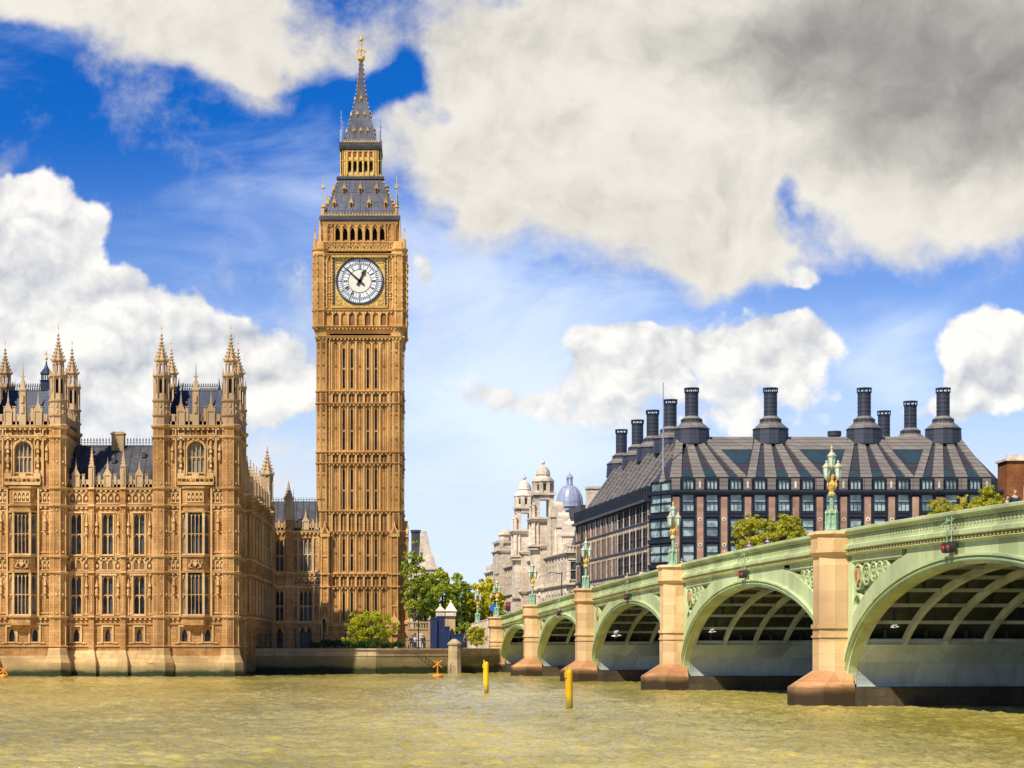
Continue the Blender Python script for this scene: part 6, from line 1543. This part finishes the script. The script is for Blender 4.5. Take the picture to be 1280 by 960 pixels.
mk('pollarded_tree', T(982, 272, 642, 27, **d), 9, 'leaf_o', 'right one of the two yellow-green trees rising over the bridge parapet, nearest the largest pier', group=go, seed=13, ncl=80, per=60, leaf=.17)
mk('pollarded_tree', T(1175, 272, 622, 22, **d), 11, 'leaf_o', 'leftmost and lowest of the yellow-green trees right of the largest lamp', group=go, seed=14, ncl=70, per=60, leaf=.17)
mk('pollarded_tree', T(1205, 273, 619, 21, **d), 11, 'leaf_o', 'middle one of the yellow-green trees right of the largest lamp', group=go, seed=15, ncl=70, per=60, leaf=.17)
mk('pollarded_tree', T(1238, 272, 609, 26, **d), 11, 'leaf_o', 'tallest yellow-green tree, nearest the brick building', group=go, seed=16, ncl=80, per=60, leaf=.17)
# clipped hedge along the foot of the tower
hg = thing('clipped_hedge', (PX(450, 258), 258, GZ), 'low dark clipped hedge behind the river wall under the clock tower', 'hedge'); rg = np.random.default_rng(3)
V_, F_ = leafcloud(rg, [(u, rg.uniform(-.25, .25), rg.uniform(.25, .95), .42) for u in np.arange(-6.5, 5.8, .22)], 70, .09); me = bpy.data.meshes.new('foliage'); me.from_pydata(V_.tolist(), [], F_.tolist()); me.materials.append(M['hedge']); place('foliage', me, hg, (0,0,0))

# ================================================================== RIVER MARKS, BIRDS, STREET FURNITURE
def post(px, Y, ytop, r, label):
    x = PX(px, Y); zt = PZ(ytop, Y); t = thing('river_post', (x, Y, 0), label, 'river post', 'yellow posts standing in the river'); a = MB()
    a.lathe(x, -Y, [(-1.5, r*.9), (0, r), (zt-r*1.2, r*1.02), (zt-r*.5, r*.85), (zt-.02, r*.45), (zt, .02)], 14); a.build('pile', M['yellow'], t)
    a = MB(); a.bar((x-r*1.05, -Y, .6), (x-r*1.05, -Y, zt+.12), .06, 6); a.cbox(x-r*1.05, -Y, zt-.5, .22, .2, .3); a.build('ladder_bracket', M['yellow'], t)
post(608, 143, 827, .165, 'farther and thinner yellow post standing in the river before the bridge abutment')
post(712, 109, 836, .175, 'nearer and bigger yellow post standing in the river in front of the bridge')
def buoy(px, Y, ytop, label):
    x = PX(px, Y); zt = PZ(ytop, Y)-.0; t = thing('marker_buoy', (x, Y, 0), label, 'buoy', 'orange marker buoys near the river wall'); a = MB()
    a.lathe(x, -Y, [(-.3, .5), (.1, .62), (.25, .55), (.35, .12)], 12); a.bar((x, -Y, .3), (x, -Y, zt-.3), .09, 6, .06); a.build('float', M['orange'], t); a = MB(); c_ = zt-.35; L = .5
    a.bar((x-L, -Y, c_-L*.8), (x+L, -Y, c_+L*.8), .07, 5); a.bar((x-L, -Y, c_+L*.8), (x+L, -Y, c_-L*.8), .07, 5); a.bar((x, -Y, c_-L*.4), (x, -Y, c_+L*1.0), .07, 5); a.build('cross_topmark', M['orange'], t)
buoy(547, 215, 826, 'orange buoy with a cross topmark before the river wall')
buoy(4, 213, 834, 'orange buoy with a cross topmark at the foot of the palace')
M['bird'] = simple('white_feathers', (.75,.75,.73), .7, 0, .1); M['birdg'] = simple('grey_feathers', (.35,.36,.38), .7, 0, .1)
def gull(px, py, Y, s, up, label):
    x, z = PX(px, Y), PZ(py, Y); t = thing('gull', (x, Y, z), label, 'bird', 'gulls flying under the bridge'); a = MB()
    prof = [(-.30, .01), (-.22, .05), (-.05, .085), (.10, .075), (.18, .05), (.24, .055), (.29, .04), (.34, .01)]
    vs = []; 
    for k, (q, r) in enumerate(prof): vs += [(x+q*s, -Y+r*s*cos(i*pi/3), z+r*s*.9*sin(i*pi/3)+.03*s*(q > .15)) for i in range(6)]
    a.add(vs, [(k*6+i, k*6+(i+1) % 6, k*6+6+(i+1) % 6, k*6+6+i) for k in range(len(prof)-1) for i in range(6)]); a.build('body', M['bird'], t)
    for q in (-1, 1):
        a = MB(); u = up; P_ = [(.12, .0, 0), (-.10, 0, 0), (-.08, .32, .18*u), (.16, .34, .2*u), (-.05, .75, .10*u), (-.12, .72, .09*u)]
        v_ = [(x+p*s, -Y+q*(r+.04)*s, z+(w_+.04)*s) for p, r, w_ in P_]; a.add(v_+[(p[0], p[1], p[2]-.02*s) for p in v_], [(0,1,2,3), (3,2,5,4), (6,7,8,9), (9,8,11,10), (0,3,9,6), (3,4,10,9), (1,2,8,7), (2,5,11,8), (4,5,11,10)]); a.build('wing', M['birdg'], t)
    a = MB(); a.bar((x+.33*s, -Y, z+.03*s), (x+.41*s, -Y, z+.02*s), .015*s, 4, .004); a.build('beak', M['orange'], t)
gull(770, 795, 181, 1.5, 1.6, 'white gull with raised wings under the third arch from the right')
gull(890, 790, 130, .8, 1.2, 'small white gull low in the left part of the second arch')
gull(1118, 784, 102, .7, .8, 'white gull gliding in the dark of the nearest arch')
def lamppost(px, Y, ytop, zb, label, arms=1):
    x = PX(px, Y); zt = PZ(ytop, Y); t = thing('street_lamp', (x, Y, zb), label, 'street lamp'); a = MB(); a.bar((x, -Y, zb), (x, -Y, zt), .09, 6, .06)
    for q in ((-1, 1) if arms == 2 else (-1,)): a.bar((x, -Y, zt-.1), (x+q*1.5, -Y, zt+.05), .045, 5)
    a.build('column', M['iron'], t)
    for q in ((-1, 1) if arms == 2 else (-1,)): a = MB(); a.lathe(x+q*1.55, -Y, [(zt-.12, .1), (zt+.02, .22), (zt+.12, .1)], 8); a.build('lantern', M['lead'], t)
lamppost(702, 232, 716, 7.0, 'black street lamp on the bridge in front of the white stone building')
def globelamp(px, Y, ytop, label):
    x = PX(px, Y); zt = PZ(ytop, Y); t = thing('globe_lamp', (x, Y, GZ), label, 'street lamp', 'black lamps on the terrace'); a = MB(); a.lathe(x, -Y, [(GZ, .22), (GZ+.5, .12), (zt-.8, .07), (zt-.6, .16)], 8); a.build('column', M['iron'], t)
    a = MB(); a.lathe(x, -Y, [(zt-.65, .12), (zt-.1, .24), (zt-.05, .28), (zt+.25, .03)], 6); a.build('lantern', M['iron'], t)
globelamp(523, 259, 768, 'black lamp post standing before the low stone arch'); globelamp(577, 262, 747, 'thin black lamp post behind the navy hoarding'); globelamp(405, 262, 775, 'black lamp post at the left foot of the clock tower')
# traffic light and blue sign at the bridge head
x, Y = PX(635, 262), 262; t = thing('traffic_light', (x, Y, 6.3), 'traffic light with red face at the far end of the bridge', 'traffic light'); a = MB(); a.bar((x, -Y, 6.3), (x, -Y, PZ(752, Y)), .07, 6); a.build('pole', M['iron'], t)
a = MB(); a.box(x-.32, x+.32, -Y-.2, -Y+.2, PZ(764, Y), PZ(753, Y)); hd = a.build('signal_head', M['iron'], t); a = MB(Fr(0, Y)); a.disc(x, PZ(756, Y), .25, .2, .26, 12); a.build('red_lens', M['red'], hd)
x = PX(617, 266); Y = 266; t = thing('road_sign', (x, Y, 6.2), 'blue round road sign behind the abutment lamp', 'road sign'); a = MB(); a.bar((x, -Y, 6.2), (x, -Y, PZ(756, Y)), .06, 6); a.build('pole', M['lead'], t); a = MB(Fr(0, Y)); a.disc(x, PZ(760, Y), .55, .08, .14, 20); a.build('sign_disc', simple('sign_blue', (.02,.12,.5), .4), t)

# ================================================================== PEOPLE ON THE BRIDGE
M['skin'] = simple('skin', (.50,.29,.20), .6, 0, .08)
def person(px, coat, hairc, label, o=-1.3, legs=(.03,.03,.05), face=0., arm=0, at=None):
    s = 10.
    best = min((abs(530+FPX*FB(q*.25, o, 0)[0]/FB(q*.25, o, 0)[1]-px), q*.25) for q in range(-60, 800)); s = best[1]
    x, y, zd = at or FB(s, o, zp(s)-1.0); t = thing('person', (x, y, zd), label, 'person', 'people on the bridge footway' if not at else 'people on the river terrace')
    def skinned(name, pts, edges, rad, mat, root=0):
        me = bpy.data.meshes.new(name); me.from_pydata(pts, edges, []); ob = bpy.data.objects.new(name, me); C.objects.link(ob); ob.parent = t; me.materials.append(mat)
        md = ob.modifiers.new('skin', 'SKIN'); md.use_smooth_shade = True
        for i, r in enumerate(rad): me.skin_vertices[0].data[i].radius = (r, r*.85)
        me.skin_vertices[0].data[root].use_root = True
        ob.modifiers.new('sub', 'SUBSURF').levels = 1; ob.modifiers['sub'].render_levels = 1; ob.rotation_euler = (0, 0, face); return ob
    sw = .12 if arm else .04
    pts = [(0,0,.93),(0,0,1.12),(0,0,1.32),(0,0,1.46),(0,.0,1.53),(0,-.02,1.60),(0,-.02,1.70),(.18,0,1.42),(.24,-sw,1.14),(.25,-.10-sw,.92),(-.18,0,1.42),(-.24,sw,1.14),(-.25,-.05,.92),(.10,0,.88),(.11,-.03,.48),(.11,0,.09),(.11,-.12,.04),(-.10,0,.88),(-.11,.02,.48),(-.11,.06,.09),(-.11,-.06,.04),(.25,-.13-sw,.84),(-.25,-.08,.84)]
    ed = [(0,1),(1,2),(2,3),(3,4),(4,5),(5,6),(3,7),(7,8),(8,9),(3,10),(10,11),(11,12),(0,13),(13,14),(14,15),(15,16),(0,17),(17,18),(18,19),(19,20),(9,21),(12,22)]
    rad = [.13,.12,.14,.10,.055,.085,.09,.065,.045,.035,.065,.045,.035,.09,.06,.045,.04,.09,.06,.045,.04,.04,.04]
    skinned('body', pts, ed, rad, M['skin'])
    skinned('coat', [(0,0,.84),(0,0,1.0),(0,0,1.2),(0,0,1.38),(0,0,1.46),(.19,0,1.42),(.245,-sw,1.14),(.255,-.09-sw,.95),(-.19,0,1.42),(-.245,sw,1.14),(-.255,-.045,.95)], [(0,1),(1,2),(2,3),(3,4),(3,5),(5,6),(6,7),(3,8),(8,9),(9,10)], [.17,.155,.16,.155,.075,.085,.065,.055,.085,.065,.055], coat, 1)
    lg = simple('trouser_cloth', legs, .8); skinned('trousers', [(0,0,.90),(.10,0,.84),(.11,-.03,.48),(.11,0,.12),(-.10,0,.84),(-.11,.02,.48),(-.11,.06,.12)], [(0,1),(1,2),(2,3),(0,4),(4,5),(5,6)], [.15,.105,.08,.07,.105,.08,.07], lg)
    a = MB(); a.ball(0, -.015, 1.70, .112, 10, 7, 1.05); h = a.build('hair', simple('hair', hairc, .7), None); h.parent = t; h.location = (0,0,0); a = MB(); a.ball(0, .055, 1.655, .075, 8, 6, 1.25); a.bar((0, .12, 1.66), (0, .15, 1.64), .015, 5); f = a.build('face', M['skin'], None); f.parent = h; f.location = (0,0,0)
    return t
cl = lambda n_, c: simple(n_, c, .8, 0, .15, 6)
person(1268, cl('dark_suit_cloth', (.02,.025,.04)), (.30,.11,.03), 'ginger-haired man in a dark suit, the rightmost person on the bridge', arm=1)
person(1260, cl('black_coat_cloth', (.012,.012,.015)), (.02,.015,.01), 'dark-haired person in black just left of the man in the suit', o=-2.6)
person(936, cl('purple_jacket_cloth', (.16,.06,.42)), (.25,.15,.06), 'person in a bright purple jacket in front of the yellow-green trees')
person(960, cl('dark_blue_jacket_cloth', (.03,.04,.10)), (.05,.03,.02), 'person in a dark blue jacket right of the purple jacket')
person(906, cl('orange_jacket_cloth', (.55,.20,.12)), (.12,.06,.03), 'person in an orange-pink top left of the yellow-green trees')
person(852, cl('black_hooded_cloth', (.015,.015,.02)), (.02,.02,.02), 'person in black beside the pier lamp at the office corner')
person(712, cl('black_jacket_cloth', (.015,.014,.014)), (.02,.015,.01), 'left one of two people in black near the middle pier lamp', arm=1)
person(720, cl('charcoal_jacket_cloth', (.03,.028,.03)), (.03,.02,.01), 'right one of two people in black near the middle pier lamp')
person(784, cl('pink_jacket_cloth', (.55,.25,.25)), (.35,.22,.10), 'person in a pink top over the third arch from the right')
person(803, cl('cream_jacket_cloth', (.55,.50,.40)), (.10,.06,.03), 'person in a cream top left of the office corner lamp')
person(741, cl('white_shirt_cloth', (.62,.60,.56)), (.20,.12,.06), 'person in a white shirt just right of the middle pier lamp')
person(679, cl('brown_jacket_cloth', (.12,.06,.03)), (.05,.03,.02), 'person in a brown jacket over the second arch from the far bank')

for px, Y, c_, hc_, lb in ((514, 256, (.02,.025,.05), (.03,.02,.01), 'person in a navy coat nearest the foot of the clock tower'), (519, 257, (.55,.54,.52), (.10,.06,.03), 'person in a white jacket in front of the low stone arch'), (528, 256, (.03,.03,.03), (.02,.02,.02), 'person in black between the stone arch and the navy hoarding'),
                           (581, 255, (.10,.08,.35), (.05,.03,.02), 'person in a violet jacket right of the navy hoarding')):
    person(px, simple('terrace_coat_cloth', c_, .8), hc_, lb, at=(PX(px, Y), Y, GZ+.005), face=.5*(px % 3))
mk('plane_tree', T(594, 294, 738, 14), 1.5, 'leaf_g', 'small green tree between the darker green tree and the yellow one', group=gt, seed=31, ncl=44, per=60, leaf=.2)
mk('shrub', T(582, 262, 776, 13), .3, 'leaf_g', 'leafy green shrub right behind the navy hoarding', cat='shrub', seed=33, ncl=36, per=50, leaf=.13, trunk=.07)
